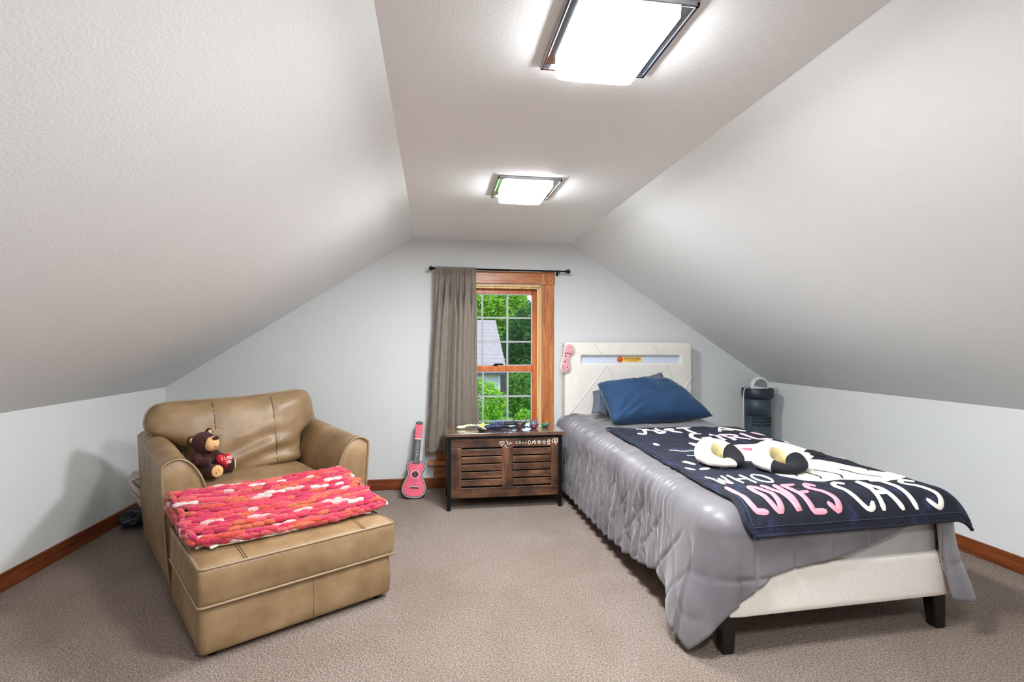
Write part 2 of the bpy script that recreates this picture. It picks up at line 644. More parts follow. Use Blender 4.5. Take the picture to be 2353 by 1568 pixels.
# ---- window
W = struct(empty('window_1', ((WX0 + WX1) / 2, D, WZ0)))
CW = 0.106
def wp(name, bx, mat, parent=W, bev=0.004):
    o = MB().box(*bx).build(name, mat, parent, smooth_shade=False)
    if bev:
        bevel(o, bev, 2)
    return o
c1 = wp('casing', (WX1 + 0.004, WX1 + 0.004 + CW, D - 0.020, D, 0.235, 1.697), M['oak_z'])
wp('flute', (WX1 + 0.030, WX1 + 0.037, D - 0.0225, D - 0.019, 0.24, 1.69), M['oak_z'], c1, 0.001)
wp('flute', (WX1 + 0.053, WX1 + 0.060, D - 0.0225, D - 0.019, 0.24, 1.69), M['oak_z'], c1, 0.001)
wp('flute', (WX1 + 0.076, WX1 + 0.083, D - 0.0225, D - 0.019, 0.24, 1.69), M['oak_z'], c1, 0.001)
wp('casing', (WX0 - 0.004 - CW, WX0 - 0.004, D - 0.020, D, 0.235, 1.697), M['oak_z'])
hd = wp('head_casing', (WX0 - 0.004, WX1 + 0.004, D - 0.020, D, 1.697, 1.800), M['oak_x'])
wp('flute', (WX0, WX1, D - 0.0225, D - 0.019, 1.722, 1.729), M['oak_x'], hd, 0.001)
wp('flute', (WX0, WX1, D - 0.0225, D - 0.019, 1.766, 1.773), M['oak_x'], hd, 0.001)
for bx in (WX0 - 0.004 - CW, WX1 + 0.004):
    rb = wp('rosette_block', (bx - 0.004, bx + CW + 0.004, D - 0.028, D, 1.697, 1.806), M['oak_z'])
    cx, cz = bx + CW / 2, 1.7515
    m = MB()
    m.lathe([(0.0, -0.006), (0.012, -0.005), (0.019, -0.0005), (0.022, 0.001), (0.026, -0.004), (0.032, -0.006),
             (0.037, -0.003), (0.040, 0.002)], 32, (cx, D - 0.028, cz), 'Y')
    m.build('rosette', M['oak_z'], rb)
wp('stool', (-0.035, 1.075, D - 0.075, D + 0.03, 0.200, 0.235), M['oak_x'])
wp('apron', (WX0 - 0.13, WX1 + 0.13, D - 0.018, D, 0.089, 0.200), M['oak_x'])
# jamb liners
wp('jamb', (WX0, WX0 + 0.016, D - 0.005, D + 0.13, WZ0, WZ1), M['jamb'])
wp('jamb', (WX1 - 0.016, WX1, D - 0.005, D + 0.13, WZ0, WZ1), M['jamb'])
wp('jamb', (WX0, WX1, D - 0.005, D + 0.13, WZ1 - 0.016, WZ1), M['jamb'])
wp('sill', (WX0, WX1, D + 0.03, D + 0.17, WZ0 - 0.02, WZ0 + 0.012), M['backlit_vinyl'])
wp('stop', (WX1 - 0.032, WX1 - 0.016, D + 0.004, D + 0.020, WZ0, WZ1 - 0.016), M['jamb'])
wp('stop', (WX0 + 0.016, WX0 + 0.032, D + 0.004, D + 0.020, WZ0, WZ1 - 0.016), M['jamb'])
wp('stop', (WX0 + 0.016, WX1 - 0.016, D + 0.004, D + 0.020, WZ1 - 0.032, WZ1 - 0.016), M['jamb'])

def sash(name, y, x0, x1, z0, z1, top, bot, side):
    m = MB()
    th = 0.034
    m.box(x0, x0 + side, y, y + th, z0, z1)
    m.box(x1 - side, x1, y, y + th, z0, z1)
    m.box(x0 + side, x1 - side, y, y + th, z1 - top, z1)
    m.box(x0 + side, x1 - side, y, y + th, z0, z0 + bot)
    s = m.build(name, M['sash'], W, smooth_shade=False)
    bevel(s, 0.004, 2)
    gx0, gx1, gz0, gz1 = x0 + side, x1 - side, z0 + bot, z1 - top
    # white glazing bead
    m = MB()
    for b in ((gx0, gx0 + 0.008, gz0, gz1), (gx1 - 0.008, gx1, gz0, gz1), (gx0, gx1, gz1 - 0.008, gz1), (gx0, gx1, gz0, gz0 + 0.008)):
        m.box(b[0], b[1], y + 0.004, y + 0.026, b[2], b[3])
    m.build('glazing_bead', M['backlit_vinyl'], s, smooth_shade=False)
    for i in range(3):
        for j in range(3):
            px0 = lerp(gx0, gx1, i / 3) + 0.001
            px1 = lerp(gx0, gx1, (i + 1) / 3) - 0.001
            pz0 = lerp(gz0, gz1, j / 3) + 0.001
            pz1 = lerp(gz0, gz1, (j + 1) / 3) - 0.001
            MB().quad((px0, y + 0.017, pz0), (px1, y + 0.017, pz0), (px1, y + 0.017, pz1), (px0, y + 0.017, pz1)).build('pane', M['glass'], s, smooth_shade=False)
    for i in (1, 2):
        gx = lerp(gx0, gx1, i / 3)
        MB().box(gx - 0.007, gx + 0.007, y + 0.008, y + 0.026, gz0, gz1).build('muntin', M['backlit_vinyl'], s, smooth_shade=False)
        gz = lerp(gz0, gz1, i / 3)
        MB().box(gx0, gx1, y + 0.0085, y + 0.0255, gz - 0.007, gz + 0.007).build('muntin', M['backlit_vinyl'], s, smooth_shade=False)
    return s
us = sash('upper_sash', D + 0.065, WX0 + 0.016, WX1 - 0.016, 0.960, WZ1 - 0.016, 0.055, 0.045, 0.045)
ls = sash('lower_sash', D + 0.024, WX0 + 0.018, WX1 - 0.018, WZ0 + 0.012, 1.005, 0.048, 0.075, 0.052)
m = MB()
m.lathe([(0.024, 0), (0.024, 0.006), (0.014, 0.008), (0.012, 0.018), (0.0, 0.020)], 16, (0.52, D + 0.040, 1.005))
m.tube([(0.52, D + 0.035, 1.018), (0.56, D + 0.03, 1.020), (0.585, D + 0.03, 1.014)], 0.006, 8)
m.build('sash_lock', M['black_metal'], ls)

# ================================================================ EXTERIOR
GZ = -2.3
g = MB()
g.grid(lambda a, b: (lerp(-35, 45, a), lerp(6, 80, b), GZ + 0.08 * nz(a * 20, b * 20)), 30, 30)
struct(g.build('ground_lawn', M['lawn']))

H = empty('neighbour_house', (-2.0, 29.0, GZ))
tag(H, 'white clapboard house with pale grey shingle roof beyond the window', 'house')
hx0, hx1, hy0, hy1 = -7.0, 3.45, 27.0, 36.0
ez = -0.05
MB().box(hx0, hx1, hy0 + 0.05, hy1, GZ, ez + 0.1).build('wall', M['siding'], H, smooth_shade=False)
nb = 11
for i in range(nb):
    z0 = lerp(GZ + 0.2, ez - 0.1, i / nb)
    z1 = lerp(GZ + 0.2, ez - 0.1, (i + 1) / nb)
    MB().quad((hx0, hy0 + 0.045, z1), (hx1, hy0 + 0.045, z1), (hx1, hy0, z0), (hx0, hy0, z0)).quad(
        (hx0, hy0, z0), (hx1, hy0, z0), (hx1, hy0 + 0.05, z0), (hx0, hy0 + 0.05, z0)).build('clapboard', M['siding'], H, smooth_shade=False)
r = MB()
ry, rz = 31.5, 2.70
x1r = 3.75
poly = [(hy0 - 0.45, ez - 0.12), (ry, rz), (hy1 + 0.45, ez - 0.12), (hy1 + 0.45, ez - 0.28), (ry, rz - 0.16), (hy0 - 0.45, ez - 0.28)]
r.prism(poly, hx0 - 0.4, x1r, lambda y, z, d: (d, y, z))
rf = r.build('roof', M['shingle'], H, smooth_shade=False)
sl = (rz - ez + 0.12) / (ry - hy0 + 0.45)
for i in range(14):                                   # shingle courses
    ya = lerp(hy0 - 0.45, ry, i / 14)
    yb = lerp(hy0 - 0.45, ry, (i + 1.02) / 14)
    za, zb = ez - 0.12 + (ya - hy0 + 0.45) * sl, ez - 0.12 + (yb - hy0 + 0.45) * sl
    MB().quad((hx0 - 0.4, ya, za + 0.035), (x1r, ya, za + 0.035), (x1r, yb, zb + 0.008), (hx0 - 0.4, yb, zb + 0.008)).quad(
        (hx0 - 0.4, ya, za), (x1r, ya, za), (x1r, ya, za + 0.035), (hx0 - 0.4, ya, za + 0.035)).build('shingle_course', M['shingle'], rf, smooth_shade=False)
MB().box(hx0 - 0.4, x1r, hy0 - 0.56, hy0 - 0.44, ez - 0.30, ez - 0.17).build('gutter', M['house_dark'], H, smooth_shade=False)
MB().box(hx1 - 0.02, hx1 + 0.40, hy0 + 0.3, hy1 - 0.5, GZ, ez - 0.1).build('side_bay', M['house_dark'], H, smooth_shade=False)
MB().box(hx1 - 0.10, hx1 + 0.02, hy0 - 0.02, hy0 + 0.1, GZ, ez).build('corner_board', M['siding'], H, smooth_shade=False)

def foliage(c, r, n, size, seed, holes=0.0):
    rnd = random.Random(seed)
    m = MB()
    for _ in range(n):
        th = rnd.uniform(0, 2 * PI)
        cz = rnd.uniform(-1, 1)
        s = math.sqrt(1 - cz * cz)
        d = Vector((s * math.cos(th), s * math.sin(th), cz))
        lump = 1 + 0.28 * nz(d.x * 2.3 + seed, d.y * 2.3, d.z * 2.3) + 0.12 * nz(d.x * 6 + seed, d.y * 6, d.z * 6)
        rad = lump * rnd.uniform(0.55, 1.0) ** 0.5
        p = Vector((c[0] + d.x * r[0] * rad, c[1] + d.y * r[1] * rad, c[2] + d.z * r[2] * rad))
        if holes and nz(p.x * 0.9, p.y * 0.9, p.z * 0.9) > 0.35 - holes:
            if rnd.random() < 0.8:
                continue
        a = Vector((rnd.uniform(-1, 1), rnd.uniform(-1, 1), rnd.uniform(-0.6, 0.6))).normalized()
        b = a.cross(Vector((rnd.uniform(-1, 1), rnd.uniform(-1, 1), rnd.uniform(-1, 1)))).normalized()
        k = size * rnd.uniform(0.6, 1.3)
        m.quad(p - a * k, p + b * k * 0.5, p + a * k, p - b * k * 0.5)
    return m

def plant(name, label, cat, c, r, n, size, mat, seed, trunk=0.15, group=None, holes=0.0):
    e = empty(name, (c[0], c[1], GZ))
    tag(e, label, cat, group)
    foliage(c, r, n, size, seed, holes).build('foliage', mat, e, smooth_shade=False)
    rnd = random.Random(seed + 1)
    m = MB()
    m.tube([(c[0], c[1], GZ - 0.1), (c[0] + 0.1, c[1], lerp(GZ, c[2], 0.6)), (c[0] - 0.05, c[1] + 0.1, c[2])], lambda q: trunk * (1 - 0.6 * q), 8)
    m.build('trunk', M['bark'], e)
    for _ in range(7):
        a = rnd.uniform(0, 2 * PI)
        q = (c[0] + r[0] * 0.75 * math.cos(a), c[1] + r[1] * 0.75 * math.sin(a), c[2] + r[2] * rnd.uniform(0.0, 0.7))
        z0 = lerp(GZ, c[2], rnd.uniform(0.5, 0.9))
        MB().tube([(c[0], c[1], z0), tuple(lerp(x, y, 0.5) + rnd.uniform(-0.2, 0.2) for x, y in zip((c[0], c[1], z0), q)), q],
                  lambda q: trunk * 0.45 * (1 - 0.8 * q), 6).build('branch', M['bark'], e)
    return e
plant('shrub', 'rounded bright green shrub in front of the neighbouring house', 'shrub', (1.70, 22.6, GZ + 0.85), (1.40, 0.9, 1.15), 9000, 0.075, M['leaf_bright'], 3, 0.06)
plant('hedge_shrub', 'tall dense dark green shrub beside the corner of the house', 'shrub', (4.55, 25.0, GZ + 1.05), (1.15, 1.0, 1.35), 9000, 0.075, M['leaf_mid'], 5, 0.06)
plant('low_shrub', 'small low shrub on the lawn under the tall dark shrub', 'shrub', (3.78, 21.0, GZ + 0.34), (0.55, 0.42, 0.46), 3200, 0.07, M['leaf_bright'], 9, 0.04)
plant('deciduous_tree', 'big leafy light green tree rising behind the grey roof', 'tree', (4.3, 40.0, 3.3), (3.2, 2.6, 2.9), 15000, 0.17, M['leaf_bright'], 11, 0.25)
plant('shade_tree', 'dark green tree with pale branches to the right of the roof', 'tree', (7.2, 34.0, 1.0), (2.6, 2.2, 3.2), 15000, 0.14, M['leaf_dark'], 15, 0.22, holes=0.12)
plant('background_tree', 'distant hazy tree filling the gap under the leafy crowns', 'tree', (8.0, 52.0, 1.5), (7.0, 3.0, 4.6), 14000, 0.26, M['leaf_dark'], 21, 0.3)
plant('maple_tree', 'tall green tree at the far right of the lawn', 'tree', (13.2, 38.0, 1.6), (3.4, 2.4, 3.6), 9000, 0.20, M['leaf_mid'], 31, 0.24)
plant('oak_tree', 'broad dark tree behind the left end of the grey roof', 'tree', (-4.5, 41.0, 2.2), (3.6, 2.4, 3.2), 9000, 0.20, M['leaf_dark'], 37, 0.26)
plant('border_shrub', 'wide mid green shrub on the lawn right of the tall dark shrub', 'shrub', (7.6, 25.5, GZ + 0.7), (1.2, 0.9, 0.95), 5000, 0.09, M['leaf_mid'], 41, 0.05)
plant('foundation_shrub', 'round shrub against the left part of the clapboard wall', 'shrub', (-1.9, 24.6, GZ + 0.6), (1.1, 0.9, 0.85), 5000, 0.09, M['leaf_bright'], 43, 0.05)

# ================================================================ CEILING LIGHTS
def ceiling_light(cy, label):
    cx = 0.498
    e = empty('ceiling_light', (cx, cy, ZC))
    tag(e, label, 'ceiling light', 'square flush ceiling lights')
    hx, hy = 0.170, 0.182
    m = MB().box(cx - hx, cx + hx, cy - hy, cy + hy, ZC - 0.008, ZC)
    o = m.build('back_plate', M['chrome'], e, smooth_shade=False)
    m = MB()
    for b in ((-hx, -hx + 0.010, -hy, hy), (hx - 0.010, hx, -hy, hy), (-hx, hx, -hy, -hy + 0.010), (-hx, hx, hy - 0.010, hy)):
        m.box(cx + b[0], cx + b[1], cy + b[2], cy + b[3], ZC - 0.017, ZC - 0.006)
    bevel(m.build('rim', M['chrome'], e, smooth_shade=False), 0.002)
    # bent white glass: flat bottom, two long edges turned up towards the plate
    w, l = 0.124, 0.170
    prof = catmull([(-w, -0.010), (-w + 0.002, -0.032), (-w + 0.014, -0.048), (0, -0.050), (w - 0.014, -0.048), (w - 0.002, -0.032), (w, -0.010)], 6)
    m = MB()
    n = len(prof)
    for s in (0, 1):
        for ky in (-l, l):
            for x, z in prof:
                m.v.append((cx + x, cy + ky, ZC + z + (0.005 if s else 0)))
    for i in range(n - 1):
        m.f.append((i, i + 1, n + i + 1, n + i))
        m.f.append((2 * n + i, 3 * n + i, 3 * n + i + 1, 2 * n + i + 1))
        m.f.append((i, 2 * n + i, 2 * n + i + 1, i + 1))
        m.f.append((n + i, n + i + 1, 3 * n + i + 1, 3 * n + i))
    for ky in (-l + 0.002, l - 0.002):          # end plates added to keep light from spilling onto the ceiling
        m.quad(*[(cx + x, cy + ky, ZC + z + 0.002) for x, z in prof])
    gs = m.build('glass_shade', [M['lamp'], M['lamp_edge'], M['lamp_side']], e, auto=50, merge=1e-6)
    for p in gs.data.polygons:
        p.material_index = 1 if (abs(p.normal.y) > 0.5 or p.center.z > ZC - 0.012) else (0 if abs(p.normal.z) > 0.8 else 2)
ceiling_light(1.408, 'square chrome ceiling light with white glass, the large near one')
ceiling_light(-0.022, 'square chrome ceiling light with white glass, an unseen one added above the viewpoint')  # unseen lamp, added to light surfaces facing the camera side
ceiling_light(2.838, 'square chrome ceiling light with white glass, the small one nearer the window')

# ================================================================ CURTAIN AND ROD
RODZ, RODY = 1.8025, 4.255
e = empty('curtain_rod', (0.55, RODY, RODZ))
tag(e, 'thin black curtain rod with ball ends above the window', 'curtain rod')
MB().tube([(0.0, RODY, RODZ), (0.62, RODY, RODZ)], 0.0085, 12).build('tube', M['black_metal'], e)
MB().tube([(0.55, RODY, RODZ), (1.105, RODY, RODZ)], 0.0070, 12).build('inner_tube', M['black_metal'], e)
for x, s in ((-0.005, -1), (1.108, 1)):
    m = MB().lathe([(0.0, 0.034), (0.010, 0.031), (0.017, 0.022), (0.0185, 0.013), (0.014, 0.004), (0.009, 0.0), (0.011, -0.004), (0.011, -0.012), (0.0, -0.013)], 20, (0, 0, 0), 'X')
    m.xf(lambda p: (x + s * p[0], RODY + p[1], RODZ + p[2]))
    m.build('finial', M['black_metal'], e)
for x in (0.03, 1.045):
    m = MB().box(x - 0.008, x + 0.008, D - 0.006, D, RODZ - 0.03, RODZ + 0.02)
    m.tube([(x, D - 0.004, RODZ - 0.012), (x, RODY + 0.004, RODZ - 0.012)], 0.004, 8)
    m.tube([(x, RODY + 0.010, RODZ + 0.004), (x, RODY + 0.006, RODZ - 0.010), (x, RODY - 0.006, RODZ - 0.010), (x, RODY - 0.010, RODZ + 0.004)], 0.003, 8)
    m.build('bracket', M['black_metal'], e)

def curtain_pt(a, b):
    # a: across (0 left .. 1 right), b: down (0 rod .. 1 hem)
    ztop, zbot = RODZ + 0.014, lerp(0.305, 0.36, a)
    z = lerp(ztop, zbot, b)
    d = ztop - z
    xl = 0.012 - 0.055 * smooth(0.0, 0.9, b) - 0.02 * smooth(0.75, 1, b)
    xr = 0.342 + 0.018 * smooth(0.4, 1, b)
    x = lerp(xl, xr, a)
    warp = a + 0.02 * nz(a * 6, 3.1)
    amp = lerp(0.006, 0.038, smooth(0.0, 0.35, b)) * (1 - 0.6 * smooth(0.80, 0.93, a)) * lerp(0.35, 1, smooth(0.02, 0.22, a))
    ph = warp * 2 * PI * 6.0
    sn = math.sin(ph)
    y = RODY - 0.010 + amp * math.copysign(abs(sn) ** 0.65, sn) + 0.4 * amp * math.sin(2.3 * ph + 1.0 + 1.2 * b)
    x += amp * 0.75 * math.cos(ph + 0.5) * smooth(0.05, 0.3, b)
    # fine gathers along the rod
    g = (1 - smooth(0.0, 0.10, b))
    y += g * 0.006 * math.sin(a * 2 * PI * 24)
    z += g * 0.004 * math.sin(a * 2 * PI * 24 + 0.6) * (1 - b)
    if b < 0.02:
        y = RODY - 0.012 + 0.004 * math.sin(a * 2 * PI * 24)
    # rippled leading edge at the left
    e_ = 1 - smooth(0.0, 0.06, a)
    y += e_ * 0.006 * nz(z * 16, 2.0)
    x += e_ * 0.004 * nz(z * 13, 7.0)
    y -= 0.012 * smooth(0.86, 1.0, a) * math.sin(b * 9)
    return (x, min(y, 4.312), z)
e = empty('curtain', (0.16, RODY, 0.31))
tag(e, 'grey satin curtain hanging gathered at the left of the window', 'curtain')
c = MB().grid(curtain_pt, 220, 90).build('panel', M['curtain'], e)
sd = c.modifiers.new('thick', 'SOLIDIFY')
sd.thickness = 0.0016
def pocket(a, b):
    x = lerp(0.012, 0.342, a)
    th = b * 2 * PI
    r = 0.0135 + 0.0022 * math.sin(a * 2 * PI * 24)
    return (x, RODY + r * math.cos(th), RODZ + r * math.sin(th) * 1.05)
MB().grid(pocket, 200, 14, cv=True).build('rod_pocket', M['curtain'], e)
MB().grid(lambda a, b: (lerp(-0.052, 0.29, a) + 0 * b, curtain_pt(lerp(0.0, 0.9, a), 0.985)[1] - 0.003, lerp(0.318, 0.362, a) + 0.03 * (1 - b)), 120, 3).build('hem', M['curtain'], e)

# ================================================================ STORAGE CHEST
CX0, CX1, CY0, CY1 = 0.100, 0.935, 3.712, 4.115
e = empty('storage_chest', ((CX0 + CX1) / 2, (CY0 + CY1) / 2, 0))
tag(e, 'rustic brown storage chest with louvred front and black metal legs', 'chest')
o = MB().box(CX0 - 0.014, CX1 + 0.018, CY0 - 0.022, CY1 + 0.01, 0.528, 0.552).build('lid', M['chest_top'], e, smooth_shade=False)
bevel(o, 0.003)
for x in (CX0, CX1 - 0.026):
    for y in (CY0, CY1 - 0.026):
        bevel(MB().box(x, x + 0.026, y, y + 0.026, 0, 0.524).build('leg', M['black_metal'], e, smooth_shade=False), 0.002)
m = MB()
for y in (CY0 + 0.002, CY1 - 0.022):
    m.box(CX0 + 0.02, CX1 - 0.02, y, y + 0.02, 0.508, 0.527)
for x in (CX0 + 0.002, CX1 - 0.022):
    m.box(x, x + 0.02, CY0 + 0.02, CY1 - 0.02, 0.508, 0.527)
m.build('top_frame', M['black_metal'], e, smooth_shade=False)
FY = CY0 + 0.006
pz0, pz1 = 0.086, 0.508
px0, px1 = CX0 + 0.026, CX1 - 0.026
lx = ((0.200, 0.492), (0.572, 0.852))
sz0, sz1 = 0.165, 0.437
def cp(name, b, mat):
    o = MB().box(*b).build(name, mat, e, smooth_shade=False)
    bevel(o, 0.0025)
    return o
cp('top_rail', (px0, px1, FY, FY + 0.018, sz1 + 0.008, pz1), M['chest_x'])
cp('bottom_rail', (px0, px1, FY, FY + 0.018, pz0, sz0 - 0.008), M['chest_x'])
cp('stile', (px0, lx[0][0], FY, FY + 0.018, sz0 - 0.008, sz1 + 0.008), M['chest_z'])
cp('stile', (lx[0][1], lx[1][0], FY, FY + 0.018, sz0 - 0.008, sz1 + 0.008), M['chest_z'])
cp('stile', (lx[1][1], px1, FY, FY + 0.018, sz0 - 0.008, sz1 + 0.008), M['chest_z'])
for (a, b) in lx:
    for k in range(5):
        z0 = lerp(sz0, sz1, k / 5)
        z1 = lerp(sz0, sz1, (k + 1) / 5)
        cp('slat', (a, b, FY + 0.003, FY + 0.016, z0 + 0.0045, z1 - 0.0045), M['chest_x'])
cp('interior_shade_panel', (px0, px1, FY + 0.03, FY + 0.034, pz0, pz1), M['dark_gap'])  # near-black sheet giving the shade inside, seen between the slats
cp('side_panel', (CX0 + 0.004, CX0 + 0.018, CY0 + 0.026, CY1 - 0.026, pz0, pz1), M['chest_x'])
cp('side_panel', (CX1 - 0.018, CX1 - 0.004, CY0 + 0.026, CY1 - 0.026, pz0, pz1), M['chest_x'])
cp('back_panel', (px0, px1, CY1 - 0.020, CY1 - 0.006, pz0, pz1), M['chest_x'])
cp('bottom_panel', (px0, px1, CY0 + 0.03, CY1 - 0.03, pz0, pz0 + 0.012), M['chest_x'])

# ---- strokes: hand lettering made of ribbons
def arc(cx, cy, rx, ry, a0, a1, n=14):
    return [(cx + rx * math.cos(math.radians(lerp(a0, a1, i / n))), cy + ry * math.sin(math.radians(lerp(a0, a1, i / n)))) for i in range(n + 1)]
GL = {
    'A': [[(0, 0), (0.5, 1), (1, 0)], [(0.2, 0.38), (0.8, 0.38)]],
    'B': [[(0.1, 0), (0.1, 1), (0.6, 0.98), (0.8, 0.78), (0.6, 0.54), (0.1, 0.52)], [(0.6, 0.52), (0.9, 0.28), (0.62, 0.02), (0.1, 0)]],
    'C': [arc(0.55, 0.5, 0.45, 0.5, 55, 310)],
    'E': [[(0.9, 1), (0.1, 1), (0.1, 0), (0.9, 0)], [(0.1, 0.52), (0.75, 0.52)]],
    'G': [arc(0.5, 0.5, 0.45, 0.5, 55, 350), [(0.95, 0.42), (0.55, 0.42)]],
    'H': [[(0.1, 0), (0.1, 1)], [(0.9, 0), (0.9, 1)], [(0.1, 0.5), (0.9, 0.5)]],
    'I': [[(0.5, 0), (0.5, 1)]],
    'J': [[(0.75, 1), (0.75, 0.25), (0.5, 0.0), (0.15, 0.15)]],
    'K': [[(0.1, 0), (0.1, 1)], [(0.9, 1), (0.15, 0.45), (0.9, 0)]],
    'L': [[(0.12, 1), (0.14, 0.2), (0.3, 0.03), (0.95, 0)]],
    'N': [[(0.1, 0), (0.1, 1), (0.9, 0), (0.9, 1)]],
    'O': [arc(0.5, 0.5, 0.42, 0.5, 90, 452, 22)],
    'R': [[(0.1, 0), (0.1, 1), (0.6, 0.98), (0.85, 0.75), (0.6, 0.5), (0.1, 0.48)], [(0.45, 0.48), (0.95, 0)]],
    'S': [catmull([(0.9, 0.88), (0.55, 1.0), (0.15, 0.78), (0.5, 0.52), (0.88, 0.26), (0.5, 0.0), (0.08, 0.14)], 6)],
    'T': [[(0.5, 0), (0.5, 1)], [(0.0, 1), (1, 1)]],
    'U': [[(0.1, 1), (0.12, 0.3), (0.3, 0.03), (0.7, 0.03), (0.88, 0.3), (0.9, 1)]],
    'V': [[(0.0, 1), (0.5, 0), (1.0, 1)]],
    'W': [[(0.0, 1), (0.25, 0), (0.5, 0.7), (0.75, 0), (1.0, 1)]],
    'X': [[(0.05, 0), (0.95, 1)], [(0.05, 1), (0.95, 0)]],
    'Y': [[(0.05, 1), (0.5, 0.5), (0.95, 1)], [(0.5, 0.5), (0.5, 0)]],
    'v': [[(0.0, 0.6), (0.5, 0), (1.0, 0.6)]],
}
def ribbon(m, pts, w, to3, step, lift=0.0):
    p = resample([tuple(q) for q in pts], step)
    n = len(p)
    if n < 2:
        return
    closed = (Vector(p[0]) - Vector(p[-1])).length < step * 0.9 and n > 6
    b = len(m.v)
    for i in range(n):
        if closed:
            a_, c_ = Vector(p[(i - 1) % n]), Vector(p[(i + 1) % n])
        else:
            a_, c_ = Vector(p[max(i - 1, 0)]), Vector(p[min(i + 1, n - 1)])
        d = c_ - a_
        d = d.normalized() if d.length > 1e-9 else Vector((1, 0))
        nn_ = Vector((-d.y, d.x))
        q = Vector(p[i])
        ww = w
        if not closed:
            if i == 0:
                q = q - d * w * 0.35; ww = w * 0.55
            if i == n - 1:
                q = q + d * w * 0.35; ww = w * 0.55
        for s, hgt in ((-1.0, 0.0), (-0.7, 1.0), (0.7, 1.0), (1.0, 0.0)):
            x = q + nn_ * (ww * 0.5 * s)
            m.v.append(tuple(to3(x.x, x.y, lift * hgt)))
    for i in range(n if closed else n - 1):
        j = (i + 1) % n
        for k in range(3):
            m.f.append((b + i * 4 + k, b + i * 4 + k + 1, b + j * 4 + k + 1, b + j * 4 + k))

def write(m, text, x0, x1, y0, y1, w, to3, step, lift, gap=0.25, slant=0.0, widths=None):
    ws = [(widths or {}).get(c, 0.45 if c == 'I' else (0.5 if c == ' ' else 1.0)) for c in text]
    tot = sum(ws) + gap * (len(text) - 1)
    u = (x1 - x0) / tot
    x = x0
    for c, cw in zip(text, ws):
        for st in GL.get(c, []):
            ribbon(m, [(x + (px * cw) * u + slant * py * (y1 - y0), lerp(y0, y1, py)) for px, py in st], w, to3, step, lift)
        x += (cw + gap) * u

# chalk-white sticker doodles on the chest's top rail
m = MB()
fr3 = lambda x, z, l: (x, FY - 0.0006 - l, z)
def dood(pts, w=0.0035):
    ribbon(m, pts, w, fr3, 0.003, 0.0008)
def heart2(cx, cz, s, n=22):
    return [(cx + s * 16 * math.sin(q) ** 3 / 17, cz + s * (13 * math.cos(q) - 5 * math.cos(2 * q) - 2 * math.cos(3 * q) - math.cos(4 * q)) / 17)
            for q in [2 * PI * i / n for i in range(n + 1)]]
zc_ = 0.474
dood(heart2(0.490, zc_ - 0.002, 0.019))
dood(arc(0.490, zc_, 0.004, 0.004, 0, 360, 10), 0.002)
dood([(0.510, zc_ - 0.024), (0.516, zc_ - 0.014), (0.524, zc_ - 0.030), (0.532, zc_ - 0.034)], 0.003)
dood(catmull([(0.524, zc_ + 0.018), (0.530, zc_ + 0.010), (0.524, zc_ + 0.006), (0.536, zc_ + 0.004), (0.532, zc_ - 0.012), (0.548, zc_ - 0.010), (0.552, zc_ + 0.006), (0.560, zc_ - 0.004), (0.566, zc_)], 4))
for i, s in enumerate(('C', 'O', 'v', 'J')):
    for st in GL[s]:
        dood([(0.592 + i * 0.022 + 0.014 * px, zc_ - 0.008 + 0.017 * py) for px, py in st])
dood(arc(0.692, zc_, 0.008, 0.014, 0, 360, 14), 0.004)
dood([(0.712, zc_ - 0.012), (0.718, zc_ + 0.008), (0.724, zc_ - 0.004), (0.731, zc_ + 0.016), (0.740, zc_ - 0.012), (0.726, zc_ - 0.004)], 0.004)
dood(heart2(0.764, zc_ + 0.001, 0.014))
dood(heart2(0.764, zc_ + 0.002, 0.006), 0.003)
dood([(0.790, zc_), (0.800, zc_ + 0.011), (0.812, zc_), (0.802, zc_ - 0.012), (0.790, zc_)], 0.004)
dood(catmull([(0.826, zc_ - 0.014), (0.842, zc_ - 0.014), (0.838, zc_ + 0.002), (0.846, zc_ + 0.010), (0.838, zc_ + 0.018), (0.830, zc_ + 0.010), (0.832, zc_), (0.824, zc_ + 0.004)], 4), 0.005)
dood(catmull([(0.890, zc_ + 0.026), (0.872, zc_ + 0.022), (0.860, zc_ + 0.006), (0.870, zc_ - 0.004), (0.884, zc_ + 0.002), (0.876, zc_ + 0.016), (0.892, zc_ + 0.010), (0.898, zc_ + 0.026), (0.904, zc_ + 0.012), (0.902, zc_ - 0.002), (0.888, zc_ - 0.004), (0.889, zc_ - 0.018)], 4), 0.005)
tag(m.build('white_doodles', M['white_app'], e), kind='stuff')

# ================================================================ LITTLE FIGURES ON THE CHEST
TZ = 0.5525
def toy(name, label, parts, loc, rz=0.0):
    o = empty(name, loc, rz)
    o.scale = (1.3, 1.3, 1.3)
    tag(o, label, 'toy', 'small plastic toys on the chest')
    for nm, mb, mt in parts:
        mb.build(nm, mt, o, world=False)
    return o
P_ = lambda n, c, r=0.35: plain(n, c, r, var=0.12, vscale=60)
navy, indigo = P_('toy_navy', (34, 42, 74)), P_('toy_blue_silver', (92, 108, 150), 0.25)
lime, cream_t, amber = P_('toy_dark_green', (24, 44, 34)), P_('toy_cream', (220, 226, 190)), P_('toy_yellow', (206, 182, 84))
brown_t, horn = P_('toy_brown', (86, 66, 62)), P_('toy_black_horn', (22, 24, 30))
plum, maroon = P_('toy_violet_grey', (98, 90, 118)), P_('toy_maroon', (110, 30, 62))
teal, mint = P_('toy_teal', (34, 92, 72)), P_('toy_mint', (142, 196, 176))

